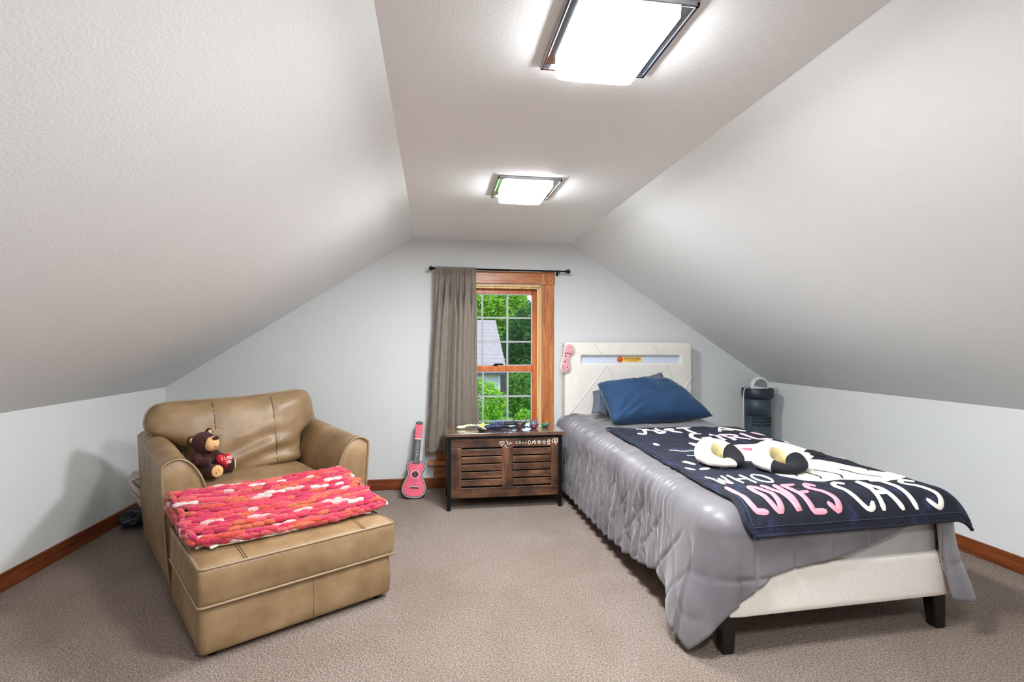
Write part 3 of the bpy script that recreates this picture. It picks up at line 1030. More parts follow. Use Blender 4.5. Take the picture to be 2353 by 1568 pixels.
def segbody(pts, r, n=10):
    m = MB()
    P = resample(pts, 0.012)
    for i, p in enumerate(P):
        q = i / max(1, len(P) - 1)
        m.ell(p, (r(q) * 1.15, r(q), r(q)), 8, 6)
    return m
def spikes(base, seed, n, h, spread=0.6):
    rnd = random.Random(seed)
    m = MB()
    for p in base:
        for _ in range(n):
            d = Vector((rnd.uniform(-spread, spread), rnd.uniform(-spread, spread), 1)).normalized()
            k = h * rnd.uniform(0.6, 1.2)
            m.tube([p, tuple(Vector(p) + d * k)], lambda q: 0.0042 * (1 - q) + 0.0004, 5)
    return m
toy('bone_spoon_toy', 'pale cream bone-like toy lying at the left of the chest lid', [
    ('body', MB().ell((-0.052, 0, 0.010), (0.028, 0.014, 0.010)), cream_t),
    ('spine', segbody([(-0.03, 0, 0.016), (0.0, 0.004, 0.019), (0.045, 0.008, 0.018)], lambda q: 0.008), cream_t),
    ('ridge', spikes([(-0.02 + 0.012 * i, 0.002, 0.022) for i in range(6)], 3, 1, 0.010), lime)], (0.275, 3.905, TZ), 0.1)
toy('beetle_toy', 'yellow and dark green beetle toy near the middle of the chest lid', [
    ('base', MB().ell((0, 0, 0.010), (0.024, 0.018, 0.010)), lime),
    ('shell', MB().ell((0.003, 0.006, 0.026), (0.016, 0.014, 0.020), rot=Matrix.Rotation(0.5, 3, 'Y')), amber),
    ('edge', MB().tube([(-0.02, -0.01, 0.034), (-0.002, -0.014, 0.022), (0.022, -0.012, 0.010)], 0.004, 8), cream_t)], (0.352, 3.790, TZ), 0.0)
toy('crystal_dragon_toy', 'dark blue spiky dragon toy with long tail on the chest lid', [
    ('body', segbody([(-0.105, 0, 0.006), (-0.06, -0.01, 0.010), (-0.02, 0.004, 0.014), (0.03, 0, 0.016), (0.066, -0.006, 0.010)], lambda q: 0.005 + 0.012 * math.sin(PI * min(1, q * 1.05))), navy),
    ('crystals', spikes([(-0.02, 0, 0.02), (0.0, 0.004, 0.022), (0.018, 0, 0.024), (0.034, 0.004, 0.022)], 5, 4, 0.036), indigo),
    ('tail_fin', spikes([(-0.072, -0.008, 0.010), (-0.06, -0.008, 0.012)], 6, 2, 0.016), navy),
    ('claw', MB().tube([(0.04, -0.012, 0.012), (0.062, -0.020, 0.018), (0.086, -0.020, 0.004)], lambda q: 0.006 * (1 - 0.6 * q), 6), navy)], (0.470, 3.862, TZ), 0.0)
toy('serpent_toy', 'long dark grey scaled serpent toy behind the blue dragon toy', [
    ('body', segbody([(-0.075, 0, 0.013), (-0.02, 0.012, 0.014), (0.04, 0.0, 0.014), (0.085, 0.006, 0.011)], lambda q: 0.013 - 0.004 * q), P_('toy_charcoal', (52, 50, 54))),
    ('scales', spikes([(-0.07 + 0.012 * i, 0.004, 0.024) for i in range(12)], 12, 2, 0.008), horn)], (0.590, 3.985, TZ), 0.0)
toy('horned_beast_toy', 'brown toy beast with two tall black horns on the chest lid', [
    ('body', MB().ell((0, 0, 0.018), (0.022, 0.024, 0.018)).ell((0, -0.016, 0.028), (0.014, 0.012, 0.014)), brown_t),
    ('horn', MB().tube([(-0.014, -0.012, 0.026), (-0.030, -0.010, 0.040), (-0.048, -0.006, 0.076)], lambda q: 0.0055 * (1 - 0.75 * q), 7), horn),
    ('horn', MB().tube([(0.014, -0.012, 0.026), (0.032, -0.010, 0.040), (0.044, -0.006, 0.074)], lambda q: 0.0055 * (1 - 0.75 * q), 7), horn),
    ('leg', MB().tube([(-0.012, -0.006, 0.016), (-0.040, -0.010, 0.014), (-0.075, -0.010, 0.004)], lambda q: 0.006 * (1 - 0.6 * q), 7), horn),
    ('leg', MB().tube([(0.012, -0.006, 0.016), (0.040, -0.010, 0.014), (0.078, -0.010, 0.004)], lambda q: 0.006 * (1 - 0.6 * q), 7), horn)], (0.640, 3.838, TZ), 0.0)
toy('gargoyle_toy', 'violet and maroon squat toy with small ears on the chest lid', [
    ('body', MB().ell((0, 0.004, 0.022), (0.024, 0.022, 0.022)), plum),
    ('face', MB().ell((0, -0.014, 0.012), (0.018, 0.012, 0.012)), maroon),
    ('ear', MB().tube([(-0.014, 0.004, 0.036), (-0.024, 0.006, 0.060)], lambda q: 0.007 * (1 - 0.85 * q), 6), plum),
    ('ear', MB().tube([(0.014, 0.004, 0.036), (0.026, 0.006, 0.062)], lambda q: 0.007 * (1 - 0.85 * q), 6), plum),
    ('wing', spikes([(-0.022, 0.002, 0.012)], 9, 3, 0.014, 1.2), maroon),
    ('wing', spikes([(0.022, 0.002, 0.012)], 10, 3, 0.014, 1.2), maroon)], (0.752, 3.862, TZ), 0.0)
toy('turtle_toy', 'small teal green knobbly toy at the right of the chest lid', [
    ('body', MB().ell((0, 0, 0.012), (0.024, 0.020, 0.012)), teal),
    ('knobs', spikes([(-0.012, 0, 0.014), (0.0, -0.008, 0.016), (0.012, 0.0, 0.014), (0.0, 0.008, 0.014)], 4, 4, 0.014, 0.9), mint),
    ('head', MB().ell((-0.032, -0.006, 0.006), (0.012, 0.006, 0.006)), mint)], (0.850, 3.905, TZ), 0.0)

# ================================================================ PINK UKULELE
gp = lambda: None
gpk = plain('ukulele_pink', (206, 8, 74), 0.35, var=0.05, vscale=10, coat=0.1)
gbk = plain('ukulele_black', (7, 7, 9), 0.4)
ghd = plain('ukulele_head_pink', (214, 48, 84), 0.35, var=0.22, vscale=60)
gslate = plain('ukulele_fretboard', (30, 38, 46), 0.5)
G = empty('ukulele', (-0.150, 4.055, 0.0), 0.0)
tag(G, 'small hot pink and black toy ukulele leaning against the wall', 'ukulele')
G.rotation_euler = (-0.405 + 0.0, 0.075, 0.0)
half = catmull([(0.0, 0.0), (0.052, 0.006), (0.086, 0.038), (0.094, 0.082), (0.080, 0.128), (0.062, 0.165), (0.060, 0.195), (0.070, 0.225), (0.072, 0.252), (0.054, 0.280), (0.020, 0.288), (0.0, 0.288)], 5)
outline = half + [(-x, y) for x, y in reversed(half[1:-1])]
def inset(pl, k, c=(0.0, 0.13)):
    out = []
    n = len(pl)
    for i in range(n):
        a_, c_ = Vector(pl[i - 1]), Vector(pl[(i + 1) % n])
        d = (c_ - a_).normalized()
        out.append((pl[i][0] - d.y * k, pl[i][1] + d.x * k))
    return out
g3 = lambda x, y, d: (x, d, y)
MB().prism(outline, -0.022, 0.030, g3).build('body', gbk, G, world=False, auto=40)
MB().tube([(x, -0.0225, y) for x, y in inset(outline, 0.008)], 0.0016, 6, closed=True).build('binding', M['white_plastic'], G, world=False)
MB().prism(inset(outline, 0.015), -0.0245, -0.020, g3).build('soundboard', gpk, G, world=False, auto=40)
MB().lathe([(0.024, -0.0245), (0.024, -0.0265), (0.0, -0.0262)], 28, (0, 0, 0.180), 'Y').build('sound_hole', plain('sound_hole_shade', (60, 8, 24), 0.8), G, world=False)  # dark disc painted as the shade inside the hole
MB().tube([(0.030 * math.cos(a), -0.026, 0.180 + 0.030 * math.sin(a)) for a in [2 * PI * i / 32 for i in range(32)]], 0.0034, 8, closed=True).build('rosette', M['pale_pink'], G, world=False)
br = MB().box(-0.036, 0.036, -0.034, -0.0245, 0.076, 0.090).build('bridge', gbk, G, world=False, smooth_shade=False)
bevel(br, 0.002)
m = MB().box(-0.028, 0.028, -0.0375, -0.034, 0.086, 0.0885)
for x in (-0.033, 0.033):
    m.ell((x, -0.0345, 0.082), (0.0035, 0.0025, 0.005), 8, 6)
m.build('saddle', M['white_plastic'], G, world=False, smooth_shade=False)
nk = MB().box(-0.023, 0.023, -0.036, -0.010, 0.262, 0.455).build('neck', gslate, G, world=False, smooth_shade=False)
bevel(nk, 0.004)
for z in (0.330, 0.356, 0.384, 0.408):
    MB().lathe([(0.0035, 0), (0.0035, -0.0012), (0, -0.0012)], 12, (0, -0.036, z), 'Y').build('fret_dot', M['white_plastic'], G, world=False)
MB().box(-0.024, 0.024, -0.038, -0.012, 0.452, 0.460).build('nut', M['white_plastic'], G, world=False, smooth_shade=False)
hs = MB().prism([(-0.026, 0.460), (0.026, 0.460), (0.030, 0.575), (-0.030, 0.575)], -0.034, -0.012, g3).build('headstock', ghd, G, world=False, smooth_shade=False)
bevel(hs, 0.003)
MB().prism([(-0.030, 0.575), (0.030, 0.575), (0.028, 0.594), (0.008, 0.597), (0.0, 0.604), (-0.008, 0.597), (-0.028, 0.594)], -0.034, -0.012, g3).build('crown_tip', gbk, G, world=False, smooth_shade=False)
for z in (0.482, 0.512, 0.545, 0.566):
    for x in (-0.018, 0.018):
        MB().lathe([(0.004, 0), (0.004, -0.008), (0.002, -0.010), (0, -0.010)], 10, (x, -0.034, z), 'Y').build('tuning_peg', M['white_plastic'], G, world=False)
for x in (-0.012, -0.004, 0.004, 0.012):
    MB().tube([(x, -0.038, 0.087), (x, -0.039, 0.458)], 0.0005, 4).build('string', M['white_plastic'], G, world=False)

# ================================================================ LEATHER CHAIR
ANG = math.radians(33)
CH = empty('leather_armchair', (-1.238, 2.637, 0.0), ANG)
tag(CH, 'wide tan leather armchair with flared arms and loose back cushion', 'armchair')
CWD, CDP = 1.010, 0.93
arm_prof = [(0.030, 0.035), (0.012, 0.20), (0.000, 0.40), (-0.010, 0.585), (-0.002, 0.612), (0.025, 0.630), (0.060, 0.636), (0.100, 0.615),
            (0.135, 0.570), (0.160, 0.515), (0.176, 0.440), (0.186, 0.36), (0.190, 0.25), (0.190, 0.035)]
ap = catmull(arm_prof, 4)
def armz(y):
    return 1.0 + 0.055 * smooth(0.0, 0.8, y)
def arm(mirror):
    f = (lambda x: CWD - x) if mirror else (lambda x: x)
    ys = [0.0, 0.006, 0.02, 0.05] + [0.05 + 0.85 * i / 12 for i in range(1, 13)]
    m = MB()
    n = len(ap)
    cx = 0.09
    for k, y in enumerate(ys):
        sh = 0.985 if k == 0 else (0.996 if k == 1 else 1.0)
        for x, z in ap:
            w = 0.004 * nz(x * 9 + (5 if mirror else 0), y * 5, z * 7)
            m.v.append((f(cx + (x - cx) * sh + w), y, max(0.03, z * armz(y) * (sh if z > 0.1 else 1) + w)))
    for k in range(len(ys) - 1):
        for i in range(n - 1):
            m.f.append((k * n + i, k * n + i + 1, (k + 1) * n + i + 1, (k + 1) * n + i))
    # bulged front facing
    b = len(m.v)
    m.v.append((f(0.09), -0.012, 0.33))
    rings = 4
    prev = list(range(n))
    for r_ in range(1, rings):
        q = r_ / rings
        cur = []
        for i in range(n):
            p = Vector(m.v[i]).lerp(Vector(m.v[b]), q)
            p.y = -0.012 * math.sin(q * PI / 2)
            cur.append(len(m.v)); m.v.append(tuple(p))
        for i in range(n - 1):
            m.f.append((prev[i], cur[i], cur[i + 1], prev[i + 1]))
        prev = cur
    for i in range(n - 1):
        m.f.append((prev[i], b, prev[i + 1]))
    L = (len(ys) - 1) * n
    m.f.append(tuple(L + i for i in range(n)))
    o = m.build('arm', M['leather'], CH, world=False, merge=1e-6, auto=60)
    MB().tube([(f(x), -0.003, z) for x, z in ap], 0.0055, 7).build('front_piping', M['piping'], o, world=False)
    MB().tube([(f(0.09 + (x - 0.09) * 0.90), 0.018, z * 1.0 + 0.004 * (1 if z > .5 else 0)) for x, z in ap[12:36]], 0.0022, 5).build('stitch_line', M['seam'], o, world=False)
    MB().tube([(f(-0.010 if z_ else -0.010), y, 0.600 * armz(y)) for y, z_ in [(0.85 * i / 14, 1) for i in range(15)]], 0.0055, 7).build('side_piping', M['piping'], o, world=False)
    return o
arm(False)
arm(True)
MB().softbox(0.17, CWD - 0.17, 0.02, 0.88, 0.035, 0.30, 0.03, 8).build('seat_base', M['leather'], CH, world=False)
def lean(o, y0=0.74, k=0.16):
    return (o[0], o[1] + k * max(0, o[2] - 0.3), o[2])
MB().softbox(0.015, CWD - 0.015, 0.70, 0.86, 0.035, 0.74, 0.05, 10, fn=lambda p: (p[0], p[1] + 0.10 * max(0, p[2] - 0.3), p[2])).build('back_frame', M['leather'], CH, world=False)
sc = MB().softbox(0.180, CWD - 0.180, -0.005, 0.62, 0.285, 0.425, 0.045, 14, crown=0.022,
                  fn=lambda p: (p[0], p[1], p[2] + 0.004 * nz(p[0] * 8, p[1] * 8, 1.0))).build('seat_cushion', M['leather'], CH, world=False)
# loose back cushion: broad T shape over the arms
bc = catmull([(0.195, 0.425), (0.50, 0.405), (0.815, 0.425), (0.830, 0.50), (0.845, 0.590), (0.925, 0.675), (0.935, 0.760), (0.915, 0.845),
              (0.860, 0.875), (0.70, 0.865), (0.50, 0.852), (0.30, 0.848), (0.10, 0.842), (0.030, 0.820), (-0.002, 0.760), (0.010, 0.690), (0.120, 0.615), (0.180, 0.560)], 6, closed=True)
BCX, BCZ = 0.475, 0.63
def bc_y(x, z, q, front):
    """q: 0 at the centre .. 1 at the outline"""
    th = 0.115 * (1 - q ** 4) ** 0.5
    yc = 0.600 + 0.22 * (z - 0.43)
    y = yc - th if front else yc + 0.6 * th
    if front:
        # sagging folds towards the lower right
        d = 0.35 * x + 1.0 * (0.72 - z)
        k = smooth(0.05, 0.30, 0.80 - z) * smooth(0.20, 0.60, x)
        y += 0.014 * k * (1 - q ** 6) * math.sin((z - 0.30 * x) * 46 + 2 * nz(x * 4, z * 4))
        y += 0.010 * (1 - q ** 6) * nz(x * 5.5, z * 5.5, 4.2)
        for sx in (0.325, 0.655):
            y += 0.009 * math.exp(-((x - sx - 0.02 * (0.85 - z)) / 0.010) ** 2) * (1 - q ** 8)
    return y
m = MB()
nb_, nr = len(bc), 22
def ringpt(i, q, front):
    x = lerp(BCX, bc[i % nb_][0], q)
    z = lerp(BCZ, bc[i % nb_][1], q)
    return (x, bc_y(x, z, q, front), z)
for front in (True, False):
    b = len(m.v)
    for r_ in range(nr + 1):
        q = (r_ / nr) ** 0.75
        for i in range(nb_):
            m.v.append(ringpt(i, max(q, 0.001), front))
    for r_ in range(nr):
        for i in range(nb_):
            j = (i + 1) % nb_
            f_ = (b + r_ * nb_ + i, b + r_ * nb_ + j, b + (r_ + 1) * nb_ + j, b + (r_ + 1) * nb_ + i)
            m.f.append(f_ if front else tuple(reversed(f_)))
bco = m.build('back_cushion', M['leather'], CH, world=False, merge=1e-5)
MB().tube([ringpt(i, 1.0, True) for i in range(nb_)], 0.0055, 7, closed=True).build('cushion_piping', M['piping'], bco, world=False)
def bq(x, z):
    dx, dz = x - BCX, z - BCZ
    a = math.atan2(dz, dx)
    best = 1e9
    r = math.hypot(dx, dz)
    for p in bc:
        da = abs((math.atan2(p[1] - BCZ, p[0] - BCX) - a + PI) % (2 * PI) - PI)
        if da < best:
            best = da; rr = math.hypot(p[0] - BCX, p[1] - BCZ)
    return min(1.0, r / rr)
for sx in (0.325, 0.655):
    pts = []
    for i in range(30):
        z = lerp(0.44, 0.845, i / 29)
        x = sx + 0.02 * (0.85 - z)
        pts.append((x, bc_y(x, z, bq(x, z), True) - 0.0040, z))
    MB().tube(pts, 0.0028, 5).build('cushion_seam', M['seam'], bco, world=False)
for x in (0.06, CWD - 0.12):
    for y in (0.04, 0.80):
        MB().lathe([(0.022, 0.0), (0.028, 0.045)], 14, (x + 0.03, y + 0.03, 0)).build('foot', M['black_gloss'], CH, world=False)

# ================================================================ OTTOMAN
OT = empty('leather_ottoman', (-0.846, 2.074, 0.0), ANG)
tag(OT, 'tan leather ottoman with a pillow top in front of the armchair', 'ottoman')
OW, OD = 0.785, 0.600
MB().softbox(0.0, OW - 0.01, 0.004, OD, 0.018, 0.215, 0.018, 10,
             fn=lambda p: (p[0] + 0.008 * (p[0] / OW - 0.5) * math.sin(PI * (p[2]) / 0.21), p[1] - 0.012 * math.sin(PI * p[2] / 0.21) * (1 if p[1] < 0.3 else -1), p[2])).build('base', M['leather'], OT, world=False)
oc = MB().softbox(-0.012, OW + 0.008, -0.012, OD + 0.010, 0.200, 0.352, 0.022, 14, crown=0.028,
                  fn=lambda p: (p[0], p[1] - 0.006 * math.sin(PI * (p[2] - 0.2) / 0.15), p[2] + 0.003 * nz(p[0] * 7, p[1] * 7))).build('pillow_top', M['leather'], OT, world=False)
def rrect(x0, x1, y0, y1, r, z, n=6):
    out = []
    for cx, cy, a0 in ((x1 - r, y0 + r, -90), (x1 - r, y1 - r, 0), (x0 + r, y1 - r, 90), (x0 + r, y0 + r, 180)):
        out += [(cx + r * math.cos(math.radians(a0 + 90 * i / n)), cy + r * math.sin(math.radians(a0 + 90 * i / n)), z) for i in range(n + 1)]
    return out
MB().tube(rrect(-0.008, OW + 0.004, -0.009, OD + 0.006, 0.02, 0.347), 0.0055, 7, closed=True).build('top_piping', M['piping'], oc, world=False)
MB().tube(rrect(-0.010, OW + 0.006, -0.012, OD + 0.008, 0.02, 0.206), 0.0055, 7, closed=True).build('bottom_piping', M['piping'], oc, world=False)
for x in (0.146, 0.156, 0.636, 0.646):
    MB().tube([(x, lerp(-0.010, 0.16, i / 8), 0.3525 + 0.028 * (1 - (2 * (x + 0.01) / OW - 1) ** 2) * (1 - (1 - 2 * max(0.0, i / 8 * 0.28)) ** 2)) for i in range(9)], 0.0013, 5).build('top_seam', M['seam'], oc, world=False)
MB().tube([(0.415, -0.0105 + 0.002 * abs(z - 0.1) * 10 + 0.004, z) for z in (0.025, 0.06, 0.10, 0.14, 0.19)], 0.002, 5).build('base_seam', M['seam'], OT, world=False)
for x in (0.05, OW - 0.06):
    for y in (0.05, OD - 0.05):
        MB().lathe([(0.018, 0.0), (0.022, 0.025)], 12, (x, y, 0)).build('foot', M['black_gloss'], OT, world=False)

# ================================================================ CHUNKY KNITTED BLANKET + PASTEL FLEECE UNDER IT
FL = empty('fleece_blanket', (-0.846, 2.074, 0.0), ANG)
tag(FL, 'pale pastel fleece blanket peeking out under the chunky knitted blanket', 'blanket')
fm = plain('pastel_fleece', (236, 232, 214), 0.9, var=0.05, vscale=30, bump=0.3, bscale=200, sheen=0.3)
def kb_pt(u, w):
    """folded blanket top in ottoman coordinates: u along 0..1, w across (front 0 .. back 1)"""
    x = lerp(0.005, 0.800, u) + 0.012 * nz(w * 3, 1.7)
    yf = lerp(0.165, 0.150, u) - 0.055 * math.sin(PI * u) + 0.012 * nz(u * 5, 9.0)
    yb = lerp(0.625, 0.655, u)
    y = lerp(yf, yb, w)
    h = lerp(0.428, 0.500, smooth(0.0, 0.9, w)) - 0.012 * u + 0.008 * nz(u * 4, w * 3, 2.0)
    return x, y, h
def fleece(a, b):
    t_ = a * 2 * PI
    cx, cy = 0.40, 0.375
    pk = sum(math.exp(-(((t_ - c + PI) % (2 * PI) - PI) / 0.05) ** 2) for c in (4.02, 5.35, 3.6, 5.95))
    kx = 0.380 + 0.030 * pk
    ky = 0.232 + 0.032 * pk
    ex = math.copysign(abs(math.cos(t_)) ** 0.35, math.cos(t_))
    ey = math.copysign(abs(math.sin(t_)) ** 0.35, math.sin(t_))
    x, y = cx + kx * ex * b, cy + ky * ey * b - 0.045 * max(0, -ey * b) * math.sin(PI * min(1, max(0, x_norm(cx + kx * ex * b))))
    k = max(0, (1 - (2 * x / OW - 1) ** 2)) * max(0, 1 - (2 * y / OD - 1) ** 2)
    return (x, min(y, 0.60), 0.362 + 0.028 * k + 0.004 * nz(x * 20, y * 20))
def x_norm(x):
    return x / 0.80
f_o = MB().grid(fleece, 90, 8, cu=True).build('fleece_sheet', fm, FL, world=False, merge=1e-5)
s_ = f_o.modifiers.new('thick', 'SOLIDIFY'); s_.thickness = 0.010; s_.offset = 1

t = NT('chunky_yarn')
at = t.n('ShaderNodeAttribute', attribute_name='tint')
wv = t.noise(230, 2, 0.5)
dk = t.ramp(wv, [(0.30, (150, 120, 120)), (0.55, (255, 255, 255))])
mm = t.n('ShaderNodeMix', data_type='RGBA', blend_type='MULTIPLY')
mm.inputs[0].default_value = 0.7
t.l(at.outputs['Color'], mm.inputs[6]); t.l(dk, mm.inputs[7])
t.set(Base_Color=mm.outputs[2], Roughness=0.9, Normal=t.bump(wv, 0.8, 0.004))
t.b.inputs['Sheen Weight'].default_value = 0.25
KB = empty('knitted_blanket', (-0.846, 2.074, 0.0), ANG)
tag(KB, 'chunky knitted blanket in mottled red, pink and white folded on the ottoman', 'blanket')
rnd = random.Random(4)
palette = [(226, 62, 88), (214, 40, 78), (232, 92, 100), (206, 34, 84), (222, 104, 72), (238, 192, 190), (244, 222, 216), (196, 84, 96), (228, 78, 62)]
weights = [5, 5, 4, 3, 3.4, 3, 3, 1.5, 3]
def pick():
    c_ = rnd.choices(palette, weights)[0]
    return s2l(tuple(v * 0.92 for v in c_))
m = MB(); m.c = []
def lump(c, r, d, up, col):
    d = d.normalized()
    s = d.cross(up).normalized()
    n_ = s.cross(d)
    R = Matrix((d, s, n_)).transposed()
    b = len(m.v)
    m.ell(c, r, 9, 6, R)
    for _ in range(len(m.v) - b):
        k = rnd.uniform(0.92, 1.08)
        m.c.append((col[0] * k, col[1] * k, col[2] * k, 1))
rows = 19
def path(u, s):
    """s: -0.35..0 front face going up, 0..1 top, 1..1.3 back face going down -> point, normal"""
    if s < 0:
        x, y, h = kb_pt(u, 0.0)
        q = -s / 0.35
        return Vector((x, y - 0.012 * math.sin(q * PI), lerp(h - 0.012, 0.385, q))), Vector((0, -1, 0.2))
    if s > 1:
        x, y, h = kb_pt(u, 1.0)
        q = (s - 1) / 0.3
        return Vector((x, y + 0.012 * math.sin(q * PI), lerp(h - 0.012, 0.42, q))), Vector((0, 1, 0.2))
    x, y, h = kb_pt(u, s)
    ed = min(s, 1 - s)
    h -= 0.020 * (1 - smooth(0, 0.10, ed))
    return Vector((x, y, h)), Vector((0, 0, 1))
svals = [-0.30, -0.17, -0.05] + [0.015 + 0.97 * i / rows for i in range(rows + 1)] + [1.1, 1.22]
for ri, s in enumerate(svals):
    nst = 17
    run = 0
    col = pick()
    for k in range(nst + 1):
        u = (k + (0.5 if ri % 2 else 0.0) + rnd.uniform(-0.12, 0.12)) / (nst + 0.5)
        if not 0 <= u <= 1:
            continue
        if run <= 0:
            col = pick(); run = rnd.choice((1, 1, 2, 2, 3))
        run -= 1
        ss = s + 0.010 * math.sin(u * 9 + ri) + 0.012 * nz(u * 5, ri * 0.3)
        p, n_ = path(u, ss)
        p = p + n_ * rnd.uniform(-0.004, 0.004)
        p2, _ = path(min(1, u + 0.02), ss)
        p1, _ = path(max(0, u - 0.02), ss)
        d = (p2 - p1).normalized() + Vector((0, (0.28 if k % 2 else -0.20), 0)) * 0.8 * rnd.uniform(0.4, 1)
        lump(p, (0.035 * rnd.uniform(0.85, 1.12), 0.0130 * rnd.uniform(0.9, 1.1), 0.0130), d, n_, col)
# rolled left and right ends: loops running front to back
for u, sg in ((0.0, -1), (1.0, 1)):
    for layer in range(4):
        for k in range(13):
            s = k / 12
            x, y, h = kb_pt(u, s)
            z = lerp(h - 0.008, 0.388, layer / 3.4)
            p = Vector((x + sg * (0.006 + 0.012 * math.sin(PI * layer / 3)), y + 0.015 * (layer % 2), z))
            lump(p, (0.026, 0.0135, 0.0125), Vector((0.25 * (1 if k % 2 else -1), 1, 0.12)), Vector((sg, 0, 0.3)), pick())
knit = m.build('yarn_loops', t.m, KB, world=False)
core = MB()
def corep(a, b):
    x, y, h = kb_pt(a, b)
    ed = min(a, 1 - a, b, 1 - b)
    return (x, y, h - 0.010 - 0.02 * (1 - smooth(0, 0.1, ed)))
core.grid(corep, 24, 16)
def bottomp(a, b):
    x, y, h = kb_pt(a, b)
    return (x, y, 0.40)
nb0 = len(core.v)
core.grid(bottomp, 24, 16)
for i in range(24):
    for (j, fl) in ((0, 0), (16, 1)):
        a0, a1 = i * 17 + j, (i + 1) * 17 + j
        core.f.append((a0, a1, nb0 + a1, nb0 + a0))
for j in range(16):
    for i in (0, 24):
        a0, a1 = i * 17 + j, i * 17 + j + 1
        core.f.append((a0, a1, nb0 + a1, nb0 + a0))
core.build('folded_layers', plain('red_yarn_shade', (188, 40, 66), 0.95, var=0.1), KB, world=False, merge=1e-6)

# ================================================================ TEDDY BEAR
BR = empty('teddy_bear', (-1.238, 2.637, 0.0), ANG)
tag(BR, 'dark brown plush bear holding a red heart, seated in the armchair', 'toy')
fur = plain('brown_fur', (62, 28, 22), 0.95, var=0.25, vscale=80, bump=0.8, bscale=240, bdist=0.006, sheen=0.1)
tanf = plain('tan_plush', (226, 178, 122), 0.95, var=0.05, vscale=60, bump=0.3, bscale=260, sheen=0.2)
redf = plain('red_velour', (196, 16, 40), 0.85, var=0.10, vscale=60, bump=0.2, bscale=300, sheen=0.1)
SZ = 0.447
m = MB()
m.ell((0.245, 0.425, SZ + 0.075), (0.066, 0.058, 0.082))
m.ell((0.238, 0.400, SZ + 0.192), (0.060, 0.060, 0.058))
m.tube([(0.235, 0.400, SZ + 0.036), (0.258, 0.365, SZ + 0.036), (0.280, 0.315, SZ + 0.038)], lambda q: 0.034 + 0.004 * q, 14)
m.ell((0.281, 0.314, SZ + 0.040), (0.037, 0.022, 0.040))
m.tube([(0.275, 0.430, SZ + 0.034), (0.330, 0.428, SZ + 0.034), (0.372, 0.420, SZ + 0.036)], lambda q: 0.033, 14)
m.ell((0.378, 0.420, SZ + 0.042), (0.024, 0.034, 0.044))
m.tube([(0.200, 0.405, SZ + 0.125), (0.205, 0.360, SZ + 0.095), (0.260, 0.345, SZ + 0.088)], lambda q: 0.027, 12)
m.tube([(0.285, 0.420, SZ + 0.125), (0.315, 0.395, SZ + 0.10), (0.330, 0.385, SZ + 0.09)], lambda q: 0.026, 12)
bo = m.build('body', fur, BR, world=False)
rm = bo.modifiers.new('remesh', 'REMESH'); rm.mode = 'VOXEL'; rm.voxel_size = 0.006; rm.use_smooth_shade = True
sm = bo.modifiers.new('smooth', 'SMOOTH'); sm.iterations = 4
for c in ((0.180, 0.420, SZ + 0.205), (0.270, 0.432, SZ + 0.240)):
    er = MB().ell(c, (0.020, 0.012, 0.024)).build('ear', fur, BR, world=False)
    MB().ell((c[0] + 0.003, c[1] - 0.008, c[2]), (0.012, 0.007, 0.015)).build('ear_lining', tanf, er, world=False)
mzz = MB().ell((0.268, 0.362, SZ + 0.185), (0.040, 0.038, 0.042)).build('muzzle', tanf, BR, world=False)
MB().ell((0.283, 0.334, SZ + 0.218), (0.017, 0.012, 0.010)).build('nose', fur, mzz, world=False)
MB().tube([(0.274, 0.3245, SZ + 0.176), (0.284, 0.3225, SZ + 0.170), (0.296, 0.3265, SZ + 0.173), (0.303, 0.334, SZ + 0.181)], 0.0018, 6).build('smile', M['seam'], mzz, world=False)
for c in ((0.236, 0.343, SZ + 0.212), (0.262, 0.350, SZ + 0.226)):
    MB().ell(c, (0.005, 0.004, 0.006), 10, 8).build('eye', M['black_gloss'], BR, world=False)
pd = MB().ell((0.284, 0.296, SZ + 0.042), (0.030, 0.008, 0.033)).build('foot_pad', tanf, BR, world=False)
for c in ((0.278, 0.2875, SZ + 0.036), (0.291, 0.2875, SZ + 0.046)):
    MB().ell(c, (0.0018, 0.002, 0.006), 6, 5).build('stitch', M['seam'], pd, world=False)
MB().ell((0.397, 0.418, SZ + 0.044), (0.007, 0.026, 0.036)).build('foot_pad', tanf, BR, world=False)
# heart
hm = MB()
hp = heart2(0, 0, 1.0, 48)[:-1]
HC, HS = Vector((0.328, 0.345, SZ + 0.088)), 0.050
hR = Matrix.Rotation(math.radians(18), 3, 'Z') @ Matrix.Rotation(math.radians(-12), 3, 'X')
def hpt(i, q, sgn):
    x, z = hp[i % 48]
    th = 0.024 * (1 - q ** 3) ** 0.6
    return HC + hR @ Vector((x * HS * q * 0.92, sgn * th, z * HS * q))
for sgn in (-1, 1):
    b = len(hm.v)
    for r_ in range(9):
        for i in range(48):
            hm.v.append(tuple(hpt(i, max(0.001, (r_ / 8) ** 0.7), sgn)))
    for r_ in range(8):
        for i in range(48):
            j = (i + 1) % 48
            f_ = (b + r_ * 48 + i, b + r_ * 48 + j, b + (r_ + 1) * 48 + j, b + (r_ + 1) * 48 + i)
            hm.f.append(f_ if sgn > 0 else tuple(reversed(f_)))
ho = hm.build('heart', redf, BR, world=False, merge=1e-5)
def ht3(x, z, l):
    q = min(0.97, math.hypot(x / (HS * 0.92), z / HS) / 1.0)
    th = 0.024 * (1 - q ** 3) ** 0.6
    return HC + hR @ Vector((x, -th - 0.001 - l, z))
m = MB()
write(m, 'I LOVE', -0.026, 0.036, 0.002, 0.018, 0.0032, ht3, 0.003, 0.001, 0.25)
write(m, 'YOU', -0.004, 0.026, -0.022, -0.006, 0.0032, ht3, 0.003, 0.001, 0.25)
m.build('heart_lettering', M['white_app'], ho, world=False)

